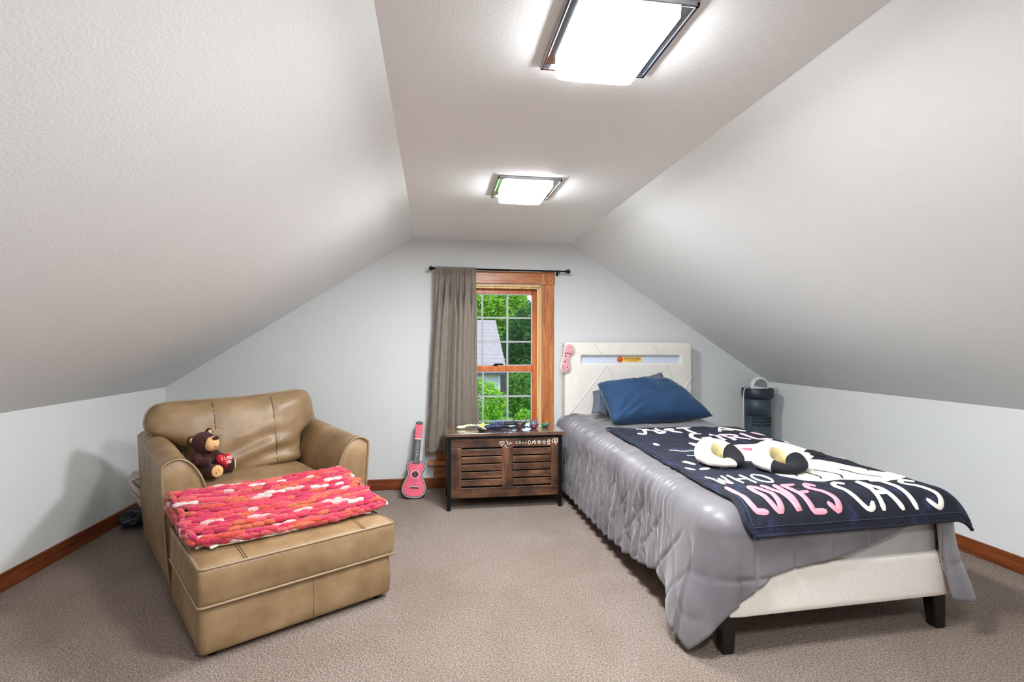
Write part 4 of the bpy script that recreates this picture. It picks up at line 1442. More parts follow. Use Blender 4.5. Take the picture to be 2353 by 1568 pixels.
# ================================================================ THINGS STUFFED BEHIND THE CHAIR
e = empty('striped_pillow', (-1.83, 3.66, 0.0))
tag(e, 'pale striped pillow wedged between the armchair and the left wall', 'pillow')
t = NT('striped_ticking')
wv = t.n('ShaderNodeTexWave')
wv.inputs['Scale'].default_value = 9.0
t.l(t.coords((1, 1, 1), rot=(0.0, 0.6, 0.3)), wv.inputs['Vector'])
t.set(Base_Color=t.ramp(wv.outputs['Fac'], [(0.0, (120, 106, 104)), (0.14, (196, 184, 178)), (1.0, (206, 196, 190))]), Roughness=0.9)
def pil(c, hx, hy, hz, rot):
    def f(a, b):
        u, v = a * 2 - 1, b * 2 - 1
        return u, v
    m = MB()
    for sg in (-1, 1):
        def g(a, b):
            u, v = a * 2 - 1, b * 2 - 1
            k = max(0.0, (1 - u ** 4) * (1 - v ** 4)) ** 0.5
            p = Vector((hx * u * (1 - 0.06 * v * v), hy * v * (1 - 0.06 * u * u), sg * hz * k * (1 + 0.15 * nz(u * 3, v * 3, sg))))
            p = rot @ p
            return (c[0] + p.x, c[1] + p.y, c[2] + p.z)
        m.grid(g, 24, 24)
    return m
pil((-1.792, 3.60, 0.235), 0.150, 0.16, 0.055, Matrix.Rotation(0.45, 3, 'Z') @ Matrix.Rotation(1.05, 3, 'Y')).build('pillow_cover', t.m, e, merge=1e-5)
e = empty('dark_bag', (-1.90, 3.70, 0.0))
tag(e, 'crumpled dark navy bag on the carpet under the striped pillow', 'bag')
bg = plain('dark_crinkled_nylon', (38, 42, 56), 0.45, var=0.2, vscale=16)
def bagp(a, b):
    th, ph = a * 2 * PI, (b - 0.5) * PI
    k = 1 + 0.22 * nz(math.cos(th) * 2.2, math.sin(th) * 2.2, ph * 2.4) + 0.10 * nz(math.cos(th) * 6, math.sin(th) * 6, ph * 6)
    return (-1.890 + 0.085 * k * math.cos(ph) * math.cos(th), 3.70 + 0.13 * k * math.cos(ph) * math.sin(th), 0.062 + 0.056 * k * math.sin(ph) if ph > -0.8 else 0.004 + 0.03 * (ph + PI / 2))
MB().grid(bagp, 40, 24, cu=True).build('bag_body', bg, e, merge=1e-5)
MB().grid(lambda a, b: (-1.93 + 0.05 * a, 3.62 + 0.10 * b, 0.112 + 0.012 * math.sin(a * 9 + b * 7)), 10, 10).build('flap', bg, e)

# ================================================================ BED
BXL, BXR = 1.085, 2.105            # frame
HBX0, HBX1, HBY0, HBY1, HBZ = 1.080, 2.205, 4.195, 4.285, 1.207
def yfoot(x):
    return 1.812 + 0.045 * (x - 1.1)
BD = empty('bed', (1.60, 3.0, 0.0))
tag(BD, 'cream upholstered single bed with a lit-panel headboard and black legs', 'bed')
# footboard rail (slightly out of square), side rails
m = MB()
m.softbox(BXL + 0.022, BXR + 0.015, 0.0, 0.045, 0.150, 0.330, 0.012, 8, fn=lambda p: (p[0], p[1] + yfoot(p[0]), p[2]))
m.build('foot_rail', M['cream_cloth'], BD)
for x in (BXL, BXR - 0.035):
    MB().softbox(x, x + 0.035, 1.88, HBY0, 0.150, 0.330, 0.010, 6).build('side_rail', M['cream_cloth'], BD)
for x in (BXL + 0.012, BXR - 0.038):
    dx = 0.015 if x < 1.5 else 0.0
    y = yfoot(x) + 0.02
    m = MB()
    for z, k in ((0.0, 0.8), (0.152, 1.0)):
        s = 0.030 * k
        cx, cy = x + 0.025 + (0.012 if x > 1.5 else -0.004) * (1 - z / 0.152), y + 0.035
        m.v += [(cx - s, cy - s, z), (cx + s, cy - s, z), (cx + s, cy + s, z), (cx - s, cy + s, z)]
    m.f += [(3, 2, 1, 0), (4, 5, 6, 7), (0, 1, 5, 4), (1, 2, 6, 5), (2, 3, 7, 6), (3, 0, 4, 7)]
    bevel(m.build('leg', M['black_gloss'], BD, smooth_shade=False), 0.006)
for x in (BXL + 0.03, BXR - 0.06):
    bevel(MB().box(x - 0.02, x + 0.03, HBY0 - 0.06, HBY0 - 0.01, 0, 0.152).build('leg', M['black_gloss'], BD, smooth_shade=False), 0.006)
m = MB()
for i in range(9):
    y = lerp(2.0, 4.05, i / 8)
    MB().box(BXL + 0.035, BXR - 0.035, y, y + 0.07, 0.262, 0.280).build('slat', M['jamb'], BD, smooth_shade=False)
# headboard: padded ring around the lit slot
SX0, SX1, SZ0, SZ1 = 1.222, 2.098, 1.030, 1.094
def rr2(x0, x1, z0, z1, r, n=10):
    out = []
    for cx, cz, a0 in ((x1 - r, z0 + r, -90), (x1 - r, z1 - r, 0), (x0 + r, z1 - r, 90), (x0 + r, z0 + r, 180)):
        out += [(cx + r * math.cos(math.radians(a0 + 90 * i / n)), cz + r * math.sin(math.radians(a0 + 90 * i / n))) for i in range(n + 1)]
    return out
hz0 = 0.16
loops = []
def ringof(ins, y, inner=False):
    if inner:
        return [(x, y, z) for x, z in rr2(SX0 - ins, SX1 + ins, SZ0 - ins, SZ1 + ins, 0.006 + max(0, ins))]
    return [(x, y, z) for x, z in rr2(HBX0 + ins, HBX1 - ins, hz0 + ins, HBZ - ins, 0.022)]
seq = [ringof(0, HBY1), ringof(0, HBY0 + 0.014), ringof(0.005, HBY0 + 0.004), ringof(0.016, HBY0),
       ringof(0.012, HBY0, True), ringof(0.003, HBY0 + 0.004, True), ringof(0, HBY0 + 0.010, True), ringof(0, HBY0 + 0.035, True)]
m = MB()
n = len(seq[0])
for rg in seq:
    m.v += rg
for k in range(len(seq) - 1):
    for i in range(n):
        j = (i + 1) % n
        m.f.append((k * n + i, k * n + j, (k + 1) * n + j, (k + 1) * n + i))
m.f.append(tuple(reversed(range(n))))
hb = m.build('headboard', M['cream'], BD, auto=22)
t = NT('light_panel')
t.set(Base_Color=s2l((200, 208, 226)), Roughness=0.3)
lp = MB().box(SX0 - 0.004, SX1 + 0.004, HBY0 + 0.030, HBY0 + 0.036, SZ0 - 0.004, SZ1 + 0.004).build('light_panel', t.m, hb, smooth_shade=False)
def hline(name, a, b, r, mat, dy=0.0):
    MB().tube([(a[0], HBY0 + dy, a[1]), (b[0], HBY0 + dy, b[1])], r, 8).build(name, mat, hb)
wseam = plain('headboard_seam', (172, 168, 160), 0.6)
hline('groove_highlight', (1.088, 0.560), (1.440, 1.012), 0.0045, M['white_plastic'])  # highlight of the diagonal groove, made as a brighter raised tube
hline('groove_highlight', (2.090, 0.740), (2.198, 0.905), 0.0045, M['white_plastic'])
for a, b in (((1.330, 1.195), (1.395, 1.106)), ((1.848, 1.195), (1.905, 1.106)), ((1.445, 1.010), (1.52, 0.88)), ((1.975, 1.016), (2.03, 0.90)), ((1.52, 0.88), (1.62, 0.72))):
    hline('seam', a, b, 0.0016, wseam, 0.0006)
# sticker
st = MB()
sx0, sx1, sz0, sz1 = 1.540, 1.760, 1.034, 1.088
sy = HBY0 + 0.0290
sk = MB().prism(rr2(sx0 + 0.02, sx1, sz0 + 0.004, sz1 - 0.004, 0.006, 3), sy, sy + 0.0008, lambda x, z, d: (x, d, z)).build('sticker', plain('sticker_yellow', (232, 196, 92), 0.5, var=0.08, vscale=30), hb, smooth_shade=False)
MB().lathe([(0.026, 0), (0.026, -0.0008), (0, -0.0008)], 28, (sx0 + 0.026, sy, 1.061), 'Y').build('sticker_badge', plain('sticker_orange', (222, 92, 40), 0.5), sk)
s3 = lambda x, z, l: (x, sy - 0.0012 - l, z)
m = MB()
write(m, 'BROKEN BOX', sx0 + 0.060, sx1 - 0.010, 1.060, 1.076, 0.0034, s3, 0.003, 0.0004, 0.28)
m.build('sticker_words', plain('sticker_brown_ink', (128, 62, 20), 0.6), sk)
m = MB()
for i in range(9):
    ribbon(m, [(sx0 + 0.072 + i * 0.013, 1.046), (sx0 + 0.076 + i * 0.013, 1.052), (sx0 + 0.080 + i * 0.013, 1.046)], 0.003, s3, 0.003, 0.0004)
for k in (-1, 1):
    ribbon(m, arc(sx0 + 0.026 + 0.008 * k, 1.060, 0.007, 0.009, 20, 340, 10), 0.003, s3, 0.003, 0.0006)
tag(m.build('sticker_small_print', bpy.data.materials['sticker_brown_ink'], sk), kind='stuff')

# mattress in its fitted sheet
MT = MB().softbox(BXL + 0.005, BXR - 0.005, 0.0, 2.34, 0.285, 0.530, 0.05, 14,
                  fn=lambda p: (p[0], p[1] + lerp(yfoot(p[0]) + 0.022, 1.84, smooth(0, 2.0, p[1])), p[2] + 0.003 * nz(p[0] * 9, p[1] * 9, p[2] * 9))).build('mattress', M['sheet'])
tag(MT, 'mattress in a light grey fitted sheet showing at the foot of the bed', 'mattress')

# ---------------------------------------------------------------- comforter
QL, QR, QF, QH = 1.018, 2.185, 1.800, 4.185
QC = (QL + QR) / 2
RAD = 0.095
def topz(x, y):
    return 0.566 + 0.030 * smooth(1.9, 4.1, y) + 0.005 * nz(x * 4, y * 4, 3.0) + 0.010 * smooth(3.3, 4.0, y) * nz(x * 7, y * 7, 6.0)
def yf_(x):
    return QF + 0.035 * (x - 1.1)
# U-shaped perimeter: head-left -> foot-left -> foot-right -> head-right, corner radius rc
rc = 0.125
per = []
N1, N2, N3 = 760, 160, 150
for i in range(N1):
    per.append(((QL, lerp(QH, QF + rc, i / N1)), (-1, 0), 'L'))
for i in range(14):
    a = PI + (PI / 2) * i / 14
    per.append(((QL + rc + rc * math.cos(a), QF + rc + rc * math.sin(a)), (math.cos(a), math.sin(a)), 'CL'))
for i in range(N2):
    x = lerp(QL + rc, QR - rc, i / N2)
    per.append(((x, yf_(x)), (0, -1), 'F'))
yo = yf_(QR - rc) - QF
for i in range(14):
    a = 1.5 * PI + (PI / 2) * i / 14
    per.append(((QR - rc + rc * math.cos(a), QF + yo + rc + rc * math.sin(a)), (math.cos(a), math.sin(a)), 'CR'))
for i in range(N3 + 1):
    per.append(((QR, lerp(QF + yo + rc, QH, i / N3)), (1, 0), 'R'))
hemL = [(1.80, 0.045), (1.92, 0.045), (1.98, 0.078), (2.06, 0.110), (2.14, 0.150), (2.22, 0.165), (2.5, 0.115), (2.9, 0.085), (3.4, 0.075), (4.2, 0.075)]
hemF = [(1.14, 0.215), (1.18, 0.245), (1.24, 0.285), (1.29, 0.312), (1.36, 0.325), (1.50, 0.345), (1.62, 0.372), (1.75, 0.410), (1.88, 0.450), (2.035, 0.475), (2.052, 0.30), (2.07, 0.185), (2.12, 0.165)]
def hem(pt, tg, i):
    if tg == 'L':
        return pw(pt[1], hemL) + 0.012 * nz(pt[1] * 9, 4.0)
    if tg == 'CL':
        k = (i - N1) / 14
        return pw(k, [(0, 0.045), (0.22, 0.020), (0.55, 0.120), (0.8, 0.185), (1.0, 0.215)])
    if tg == 'F':
        return pw(pt[0], hemF) + 0.006 * nz(pt[0] * 12, 2.0)
    if tg == 'CR':
        return 0.165 - 0.03 * (i - N1 - 14 - N2) / 14
    return lerp(0.135, 0.10, smooth(1.9, 2.5, pt[1])) + 0.012 * nz(pt[1] * 7, 8.0)
TT, TS = 26, 40                       # rows on the top, rows over the edge and down
m = MB()
SDIST = 0.0
prevp = None
for i, (pt, nn_, tg) in enumerate(per):
    if prevp:
        SDIST += math.hypot(pt[0] - prevp[0], pt[1] - prevp[1])
    prevp = pt
    px, py = pt
    nx, ny = nn_
    ex, ey = px - nx * RAD, py - ny * RAD        # where the rounding starts
    ix, iy = QC, max(ey, QF + 0.55)
    zt = topz(ex, ey)
    hz = hem(pt, tg, i)
    left = 1.0 if tg == 'L' else (0.5 if tg == 'CL' else 0.0)
    lm = left * smooth(2.05, 2.45, py)            # ruched stretch of the left side
    def ruchf(v):
        w_ = SDIST + 0.020 * nz(SDIST * 6, v * 5, 7.0)
        r1 = 1 - min(1.0, abs(nz(w_ * 27, v * 3.0, 1.0)) * 3.2)
        r2 = 1 - min(1.0, abs(nz(w_ * 15, v * 2.0, 9.0)) * 2.6)
        return 0.75 * r1 + 0.7 * r2 - 0.6
    ruch = ruchf(0.0)
    ruch2 = math.sin(SDIST * 2 * PI / 0.105 + 2.5 * nz(SDIST * 2.4, 3.0))
    for j in range(TT):
        q = j / TT
        q = 1 - (1 - q) ** 1.25
        x, y = lerp(ix, ex, q), lerp(iy, ey, q)
        z = topz(x, y)
        din = math.hypot(ex - x, ey - y)
        k = lm * (1 - smooth(0.03, 0.12, din))
        z += 0.012 * k * ruch
        if tg == 'L' and y > 3.5:
            z += 0.012 * smooth(3.5, 3.8, y) * (1 - smooth(0.05, 0.4, din)) * (0.5 + nz(x * 9, y * 14, 2.0))
        m.v.append((x, y, z))
    arcL = RAD * PI / 2
    drop = max(0.01, zt - RAD - hz)
    tot = arcL + drop
    for j in range(TS + 1):
        s = tot * j / TS
        if s < arcL:
            a = s / RAD
            off = -RAD + RAD * math.sin(a)
            z = zt - RAD + RAD * math.cos(a)
            onx, onz = math.sin(a), math.cos(a)
        else:
            dd = s - arcL
            off = 0.0
            z = zt - RAD - dd
            onx, onz = 1.0, 0.0
        v = max(0.0, s - arcL)                    # distance down the hanging part
        q = s / tot
        flare = {'L': 0.030, 'CL': 0.060 if i < N1 + 8 else 0.035, 'F': 0.014, 'CR': 0.06, 'R': 0.055}[tg] * smooth(0, 0.45, v)
        disp = 0.0
        disp += lm * ruchf(v) * 0.020 * (1 - 0.8 * smooth(0.12, 0.34, v)) * (0.55 + 0.45 * smooth(0, 0.08, s))
        disp += lm * 0.012 * ruch2 * smooth(0.06, 0.30, v)
        disp += lm * 0.006 * nz(SDIST * 16, z * 7, 2.0) * smooth(0.0, 0.15, v)
        # diamond quilting on the long side, squares at the foot
        if tg == 'L':
            u1 = (SDIST + 0.9 * z) / 0.20
            u2 = (SDIST - 0.9 * z) / 0.20
            gq = min(abs(u1 - round(u1)), abs(u2 - round(u2))) * 0.20
            disp -= 0.009 * math.exp(-(gq / 0.010) ** 2) * smooth(0.03, 0.10, v)
            disp += 0.006 * smooth(0.02, 0.3, v)
        else:
            u1 = (SDIST + 0.03) / 0.17
            u2 = (z + 0.02) / 0.16
            gq = min(abs(u1 - round(u1)) * 0.17, abs(u2 - round(u2)) * 0.16)
            disp -= 0.007 * math.exp(-(gq / 0.008) ** 2) * smooth(0.0, 0.05, v)
        if tg in ('F', 'CL'):
            disp += 0.016 * math.sin(px * 26 + 1.0) * smooth(0.10, 0.32, v) * (1 - smooth(1.25, 1.45, px))
            disp += 0.006 * nz(px * 9, z * 9, 1.0) * smooth(0.0, 0.2, v)
        if tg in ('CR', 'R'):
            disp += 0.022 * math.sin(SDIST * 24 + 3 * z) * smooth(0.06, 0.35, v) * (1 if py < 2.4 else 0.5)
        # the soft fold hanging at the near left corner
        fold = 0.0
        if tg == 'L' and py < 2.12:
            fold = 0.050 * smooth(2.14, 1.98, py) * smooth(0.04, 0.42, v)
        o_ = off + flare + fold
        x = px + nx * (o_ + disp * onx)
        y = py + ny * (o_ + disp * onx)
        z2 = z + disp * onz * 0.9
        m.v.append((x, y, max(0.012, z2)))
NP, NR = len(per), TT + TS + 1
for i in range(NP - 1):
    for j in range(NR - 1):
        m.f.append((i * NR + j, i * NR + j + 1, (i + 1) * NR + j + 1, (i + 1) * NR + j))
CF = m.build('comforter', [M['comforter'], M['lining']], merge=2e-5)
tag(CF, 'grey satin quilted comforter, ruched along its left side, spread over the bed', 'comforter')
sd = CF.modifiers.new('thick', 'SOLIDIFY')
sd.thickness = 0.010
sd.offset = -1
sd.material_offset = 1
sd.material_offset_rim = 0

# ---------------------------------------------------------------- cat throw blanket
TR = 0.115
def fold1(s, edge, r):
    """position along an axis that bends down past edge -> (pos beyond 0, drop)"""
    d = s - edge
    if d <= 0:
        return s, 0.0
    a = d / r
    if a < PI / 2:
        return edge + r * math.sin(a), r * (1 - math.cos(a))
    return edge + r + 0.02 * min(1, (d - r * PI / 2) / 0.1), r + (d - r * PI / 2)
FE = 1.905                            # where the foot fold starts (world y)
RE = 2.100                            # where the right fold starts
def throw_pt(x, b, lift=0.0):
    """x: across (may run past the right edge), b: world-y like arc length, may run past the foot"""
    fe = FE + 0.035 * (x - 1.1)
    s, dz1 = fold1(-b, -fe, TR)
    y = -s
    xx, dz2 = fold1(x, RE, 0.105)
    z = topz(min(xx, RE), max(y, fe)) + 0.0185 - dz1 - dz2
    w = 0.0035 * nz(x * 8, b * 8, 11.0) + 0.003 * nz(x * 21, b * 17, 5.0)
    # creases near the head end
    k = smooth(2.75, 3.2, b) * (1 - smooth(1.75, 2.1, x))
    ridge = 0.013 * k * math.exp(-((b - (3.36 - 0.55 * (x - 1.18))) / 0.045) ** 2)
    w += ridge + 0.005 * smooth(3.0, 3.4, b) * abs(math.sin(x * 17 + b * 6))
    nx = 0.0
    if dz1 > 0:
        fr = min(1.0, dz1 / TR)
        return (xx, y - (w + lift) * fr, z + (w + lift) * (1 - fr) + 0.0)
    if dz2 > 0:
        fr = min(1.0, dz2 / 0.105)
        return (xx + (w + lift) * fr, y, z + (w + lift) * (1 - fr))
    return (xx, y, z + w + lift)
TB0, TB1 = 3.440, 1.715               # head edge, foot edge (arc length)
def throw_grid(a, b):
    x0 = lerp(1.150, 1.175, smooth(1, 0, b)) + 0.012 * nz(b * 5, 2.0)
    x1 = 2.235 + 0.010 * nz(b * 6, 7.0)
    bb = lerp(TB0 - 0.06 * a + 0.02 * nz(a * 5, 1.0), TB1 + 0.045 * a, b)
    # rounded corners
    ra = 0.06
    if b > 0.95:
        q = (b - 0.95) / 0.05
        ins = 0.05 * (1 - math.sqrt(max(0, 1 - q * q)))
        x0 += ins; x1 -= ins
    return throw_pt(lerp(x0, x1, a), bb)
TH = empty('throw_blanket', (1.65, 2.6, 0.57))
tag(TH, 'navy velvet throw blanket with a white cat picture and cat-lover lettering', 'blanket')
to = MB().grid(throw_grid, 110, 190).build('velvet_sheet', M['velvet'], TH)
s_ = to.modifiers.new('thick', 'SOLIDIFY'); s_.thickness = 0.008; s_.offset = 1
def edge_path(k):
    out = []
    for i in range(120):
        out.append(throw_grid(k, 1 - i / 119))
    return out
MB().tube([throw_grid(0.012, 1 - i / 150) for i in range(151)], 0.007, 7).build('hem_roll', M['velvet'], TH)
MB().tube([throw_grid(i / 110, 0.997) for i in range(111)], 0.007, 7).build('hem_roll', M['velvet'], TH)
m = MB()
m.tube([tuple(Vector(throw_grid(0.030, 1 - i / 150)) + Vector((0, -0.001, 0.0015))) for i in range(3, 148)], 0.0014, 5)
m.build('stitching', M['stitch'], TH)
MB().tube([tuple(Vector(throw_grid(0.03 + 0.94 * i / 110, 0.978)) + Vector((0, -0.002, 0.0008))) for i in range(111)], 0.0014, 5).build('stitching', M['stitch'], TH)
on = lambda x, b, l: throw_pt(x, b, 0.0028 + l)
def words(text, x0, x1, b0, b1, w, mat, name, gap=0.3, slant=0.0, widths=None):
    m = MB()
    write(m, text, x0, x1, b0, b1, w, on, 0.010, 0.004, gap, slant, widths)
    return m.build(name, mat, TH)
words('JUST', 1.300, 1.740, 3.170, 3.350, 0.022, M['white_app'], 'lettering_just')
words('A', 1.880, 2.060, 3.200, 3.360, 0.022, M['white_app'], 'lettering_a')
words('GIRL', 1.600, 2.080, 2.950, 3.120, 0.028, M['pale_pink'], 'lettering_girl')
words('WHO', 1.215, 1.485, 2.060, 2.185, 0.011, M['white_app'], 'lettering_who', 0.30)
words('LOVES', 1.205, 1.600, 1.808, 2.010, 0.025, M['pink'], 'lettering_loves', 0.50)
words('CATS', 1.670, 2.085, 1.812, 2.015, 0.023, M['white_app'], 'lettering_cats', 0.25)

def patch(poly, mat, name, lift=0.002, step=0.03, parent=TH):
    """flat applique: polygon triangulated finely, draped on the throw"""
    bm = bmesh.new()
    vs_ = [bm.verts.new((p[0], p[1], 0)) for p in poly]
    f_ = bm.faces.new(vs_)
    bmesh.ops.triangulate(bm, faces=[f_])
    for _ in range(4):
        es = [ed for ed in bm.edges if ed.calc_length() > step]
        if not es:
            break
        bmesh.ops.subdivide_edges(bm, edges=es, cuts=1)
        bmesh.ops.triangulate(bm, faces=bm.faces[:])
    m = MB()
    bm.verts.index_update()
    edge = set(v.index for v in bm.verts if any(len(e_.link_faces) == 1 for e_ in v.link_edges))
    m.v = [on(v.co.x, v.co.y, -0.002 if v.index in edge else lift) for v in bm.verts]
    m.f = [tuple(v.index for v in f.verts) for f in bm.faces]
    bm.free()
    return m.build(name, mat, parent)
head = catmull([(1.520, 2.93), (1.610, 2.80), (1.780, 2.83), (1.930, 2.84), (2.050, 2.95), (2.110, 2.78), (2.090, 2.62), (1.960, 2.46), (1.780, 2.42), (1.600, 2.46), (1.510, 2.60), (1.500, 2.78)], 5, closed=True)
body = catmull([(1.700, 2.48), (1.900, 2.46), (2.000, 2.38), (2.060, 2.22), (2.100, 2.16), (2.150, 2.22), (2.135, 2.36), (2.165, 2.38), (2.190, 2.24), (2.150, 2.09), (2.040, 2.035), (1.900, 2.040), (1.780, 2.060), (1.640, 2.050), (1.590, 2.110), (1.560, 2.200), (1.600, 2.360)], 5, closed=True)
ct = patch(body, M['white_app'], 'cat_body')
patch(head, M['white_app'], 'cat_head', 0.0035)
m = MB()
for st in ([(1.70, 2.20), (1.72, 2.12), (1.70, 2.07)], [(1.80, 2.24), (1.83, 2.13), (1.80, 2.065)], [(1.92, 2.22), (1.95, 2.12), (1.99, 2.06)],
           [(1.62, 2.33), (1.66, 2.22), (1.62, 2.12)], [(2.03, 2.33), (2.06, 2.24), (2.03, 2.17)]):
    m2 = MB()
    ribbon(m2, catmull(st, 6), 0.008, lambda x, b, l: on(x, b, 0.004 + l), 0.008, 0.001)
    m2.build('fur_line', M['black_app'], ct)
patch(catmull([(2.02, 2.62), (2.10, 2.66), (2.12, 2.56), (2.06, 2.48), (2.00, 2.52)], 5, closed=True), M['black_app'], 'cat_cheek_patch', 0.005)
patch(catmull([(1.70, 2.70), (1.78, 2.72), (1.86, 2.70), (1.80, 2.60), (1.75, 2.60)], 4, closed=True), M['hot_pink'], 'cat_mouth', 0.006)
patch(catmull([(1.535, 2.90), (1.60, 2.82), (1.55, 2.79)], 4, closed=True), M['pale_pink'], 'cat_ear', 0.006)
for cx_ in (1.66, 1.90):
    patch([(cx_ + 0.035 * math.cos(a), 2.73 + 0.018 * math.sin(a)) for a in [2 * PI * i / 12 for i in range(12)]], M['black_app'], 'cat_eye', 0.006)
for st in ([(1.44, 2.62), (1.38, 2.585), (1.34, 2.60)], [(1.44, 2.70), (1.37, 2.69), (1.30, 2.72)], [(1.46, 2.54), (1.40, 2.50), (1.35, 2.50)]):
    m2 = MB()
    ribbon(m2, catmull(st, 6), 0.010, on, 0.008, 0.002)
    m2.build('whisker', M['white_app'], TH)
rnd = random.Random(12)
for (px, py, s) in ((1.30, 2.90, 1), (1.27, 2.45, 1.1), (1.22, 2.34, 0.8), (1.29, 2.33, 1.0), (1.39, 2.33, .7), (2.13, 2.88, 1.0), (2.16, 2.72, .8),
                    (2.15, 2.58, 1.0), (2.14, 2.46, 0.9), (2.18, 2.50, 0.8), (2.175, 2.15, 0.9), (2.06, 2.10, 0.0), (2.10, 3.12, 1.4), (2.15, 2.10, 0.8)):
    if s == 0:
        continue
    a0 = rnd.uniform(0, PI)
    pl = []
    for k in range(14):
        a = 2 * PI * k / 14
        x, y = 0.032 * s * math.cos(a) * (1 + 0.15 * math.cos(2 * a)), 0.018 * s * math.sin(a)
        pl.append((px + x * math.cos(a0) - y * math.sin(a0), py + x * math.sin(a0) + y * math.cos(a0)))
    patch(pl, M['pale_pink'], 'petal', 0.003)

# ---------------------------------------------------------------- pillows
def quad_pillow(BL, BR_, TR_, TL, th, seed, nu=60, nv=40, open_left=0.0, fn=None):
    BL, BR_, TR_, TL = map(Vector, (BL, BR_, TR_, TL))
    nrm = ((BR_ - BL).cross(TL - BL)).normalized()
    if nrm.y > 0:
        nrm = -nrm
    m = MB()
    for sg in (1, -1):
        def g(a, b):
            u, v = a * 2 - 1, b * 2 - 1
            p = (BL * (1 - a) + BR_ * a) * (1 - b) + (TL * (1 - a) + TR_ * a) * b
            ku = 1 - abs(u) ** 3.2
            if open_left and u < 0:
                ku = lerp(open_left, 1.0, smooth(-1, -0.3, u))
            k = max(0.0, ku * (1 - abs(v) ** 3.2)) ** 0.5
            c_ = (BL + BR_ + TR_ + TL) / 4
            pin = 0.05 * (1 - abs(u) ** 2) * v * v + 0.03 * (1 - v * v) * u * u
            p = p.lerp(c_, pin)
            w = 0.012 * nz(u * 3 + seed, v * 3, sg) + 0.006 * nz(u * 9 + seed, v * 7, sg)
            if sg > 0:
                # creases fanning out of the lower left
                d = math.atan2(v + 1.2, u + 1.15)
                w += 0.012 * math.sin(d * 22 + seed) * (1 - smooth(0.2, 1.1, math.hypot(u + 1.0, (v + 1.0) * 0.8)))
                w += 0.006 * math.sin(u * 9 + 3 * nz(u, v, seed)) * smooth(-0.5, 0.6, u)
            return tuple(p + nrm * (sg * th * k + w * min(1.0, k * 1.6)))
        m.grid(g, nu, nv)
    return m
PL = quad_pillow((1.285, 3.615, 0.622), (2.120, 3.700, 0.640), (1.900, 4.030, 0.902), (1.300, 4.020, 0.872), 0.115, 3.0).build('navy_pillow', M['navy_pillow'], merge=1e-4)
tag(PL, 'plump blue cotton pillow leaning against the headboard', 'pillow')
GP = quad_pillow((1.225, 3.93, 0.645), (2.00, 4.00, 0.648), (1.905, 4.145, 0.955), (1.30, 4.135, 0.800), 0.035, 8.0, 30, 20).build('slate_pillow', M['grey_pillow'], merge=1e-4)
tag(GP, 'slate grey pillow mostly hidden behind the blue pillow', 'pillow')
SBF = MB().grid(lambda a, b: (lerp(1.245, 1.335, a) + 0.03 * b, lerp(3.74, 3.86, a) + 0.12 * b, 0.640 + lerp(0.015, 0.0, a) + 0.155 * b * (1 - 0.25 * a) + 0.006 * math.sin(a * 9)), 14, 10)
s_o = SBF.build('pillowcase_flap', M['navy_pillow'], PL)
s_ = s_o.modifiers.new('thick', 'SOLIDIFY'); s_.thickness = 0.004

# ---------------------------------------------------------------- two plush rings
def plush_ring(cx, cy, R, r, tilt, rz, b0, b1, label):
    z0 = throw_pt(cx, cy)[2]
    e = empty('plush_ring', (cx, cy, z0 + 0.004), rz)
    tag(e, label, 'plush toy', 'plush rings on the throw blanket')
    def g(lo, hi, grow=0.0):
        def f(a, b):
            th = lerp(lo, hi, a)
            ph = b * 2 * PI
            rr = (r + grow) * (1 + 0.05 * math.sin(th * 3 + 1) + 0.018 * math.sin(th * 22) * max(0, -math.cos(ph)))
            q = R + rr * math.cos(ph)
            z = r * 0.90 + rr * 0.92 * math.sin(ph)
            z = max(z, 0.0) if z > -0.02 else 0.0
            z *= 1.05 + 0.55 * math.sin(th)
            return (q * math.cos(th) * 1.08, q * math.sin(th), z)
        return f
    MB().grid(g(0, 2 * PI), 72, 20, cu=True, cv=True).build('white_ring', M['white_plush'], e, world=False, merge=1e-6)
    MB().grid(g(b0, b1, 0.0025), 40, 20, cv=True).build('black_patch', M['black_plush'], e, world=False)
    fr_ = g(0, 2 * PI, 0.0015)
    m = MB().grid(lambda a, b: fr_(a, lerp(0.40, 0.66, b)), 72, 8, cu=True)
    m.lathe([(R * 0.75, 0.004), (R * 0.70, r * 0.30), (0.0, r * 0.26)], 28)
    m.build('hollow_lining', M['beige_plush'], e, world=False)
    MB().tube([tuple(Vector(g(b0, b1, 0.003)(0.0, k / 20))) for k in range(20)], 0.002, 5, closed=True).build('seam', M['white_app'], e, world=False)
plush_ring(1.408, 2.405, 0.070, 0.040, 0, 0.1, -1.45, 0.25, 'white plush ring with a black patch at its right front, nearer the window')
plush_ring(1.632, 2.262, 0.074, 0.042, 0, 0.0, -2.45, -0.10, 'white plush ring with a broad black patch across its front')

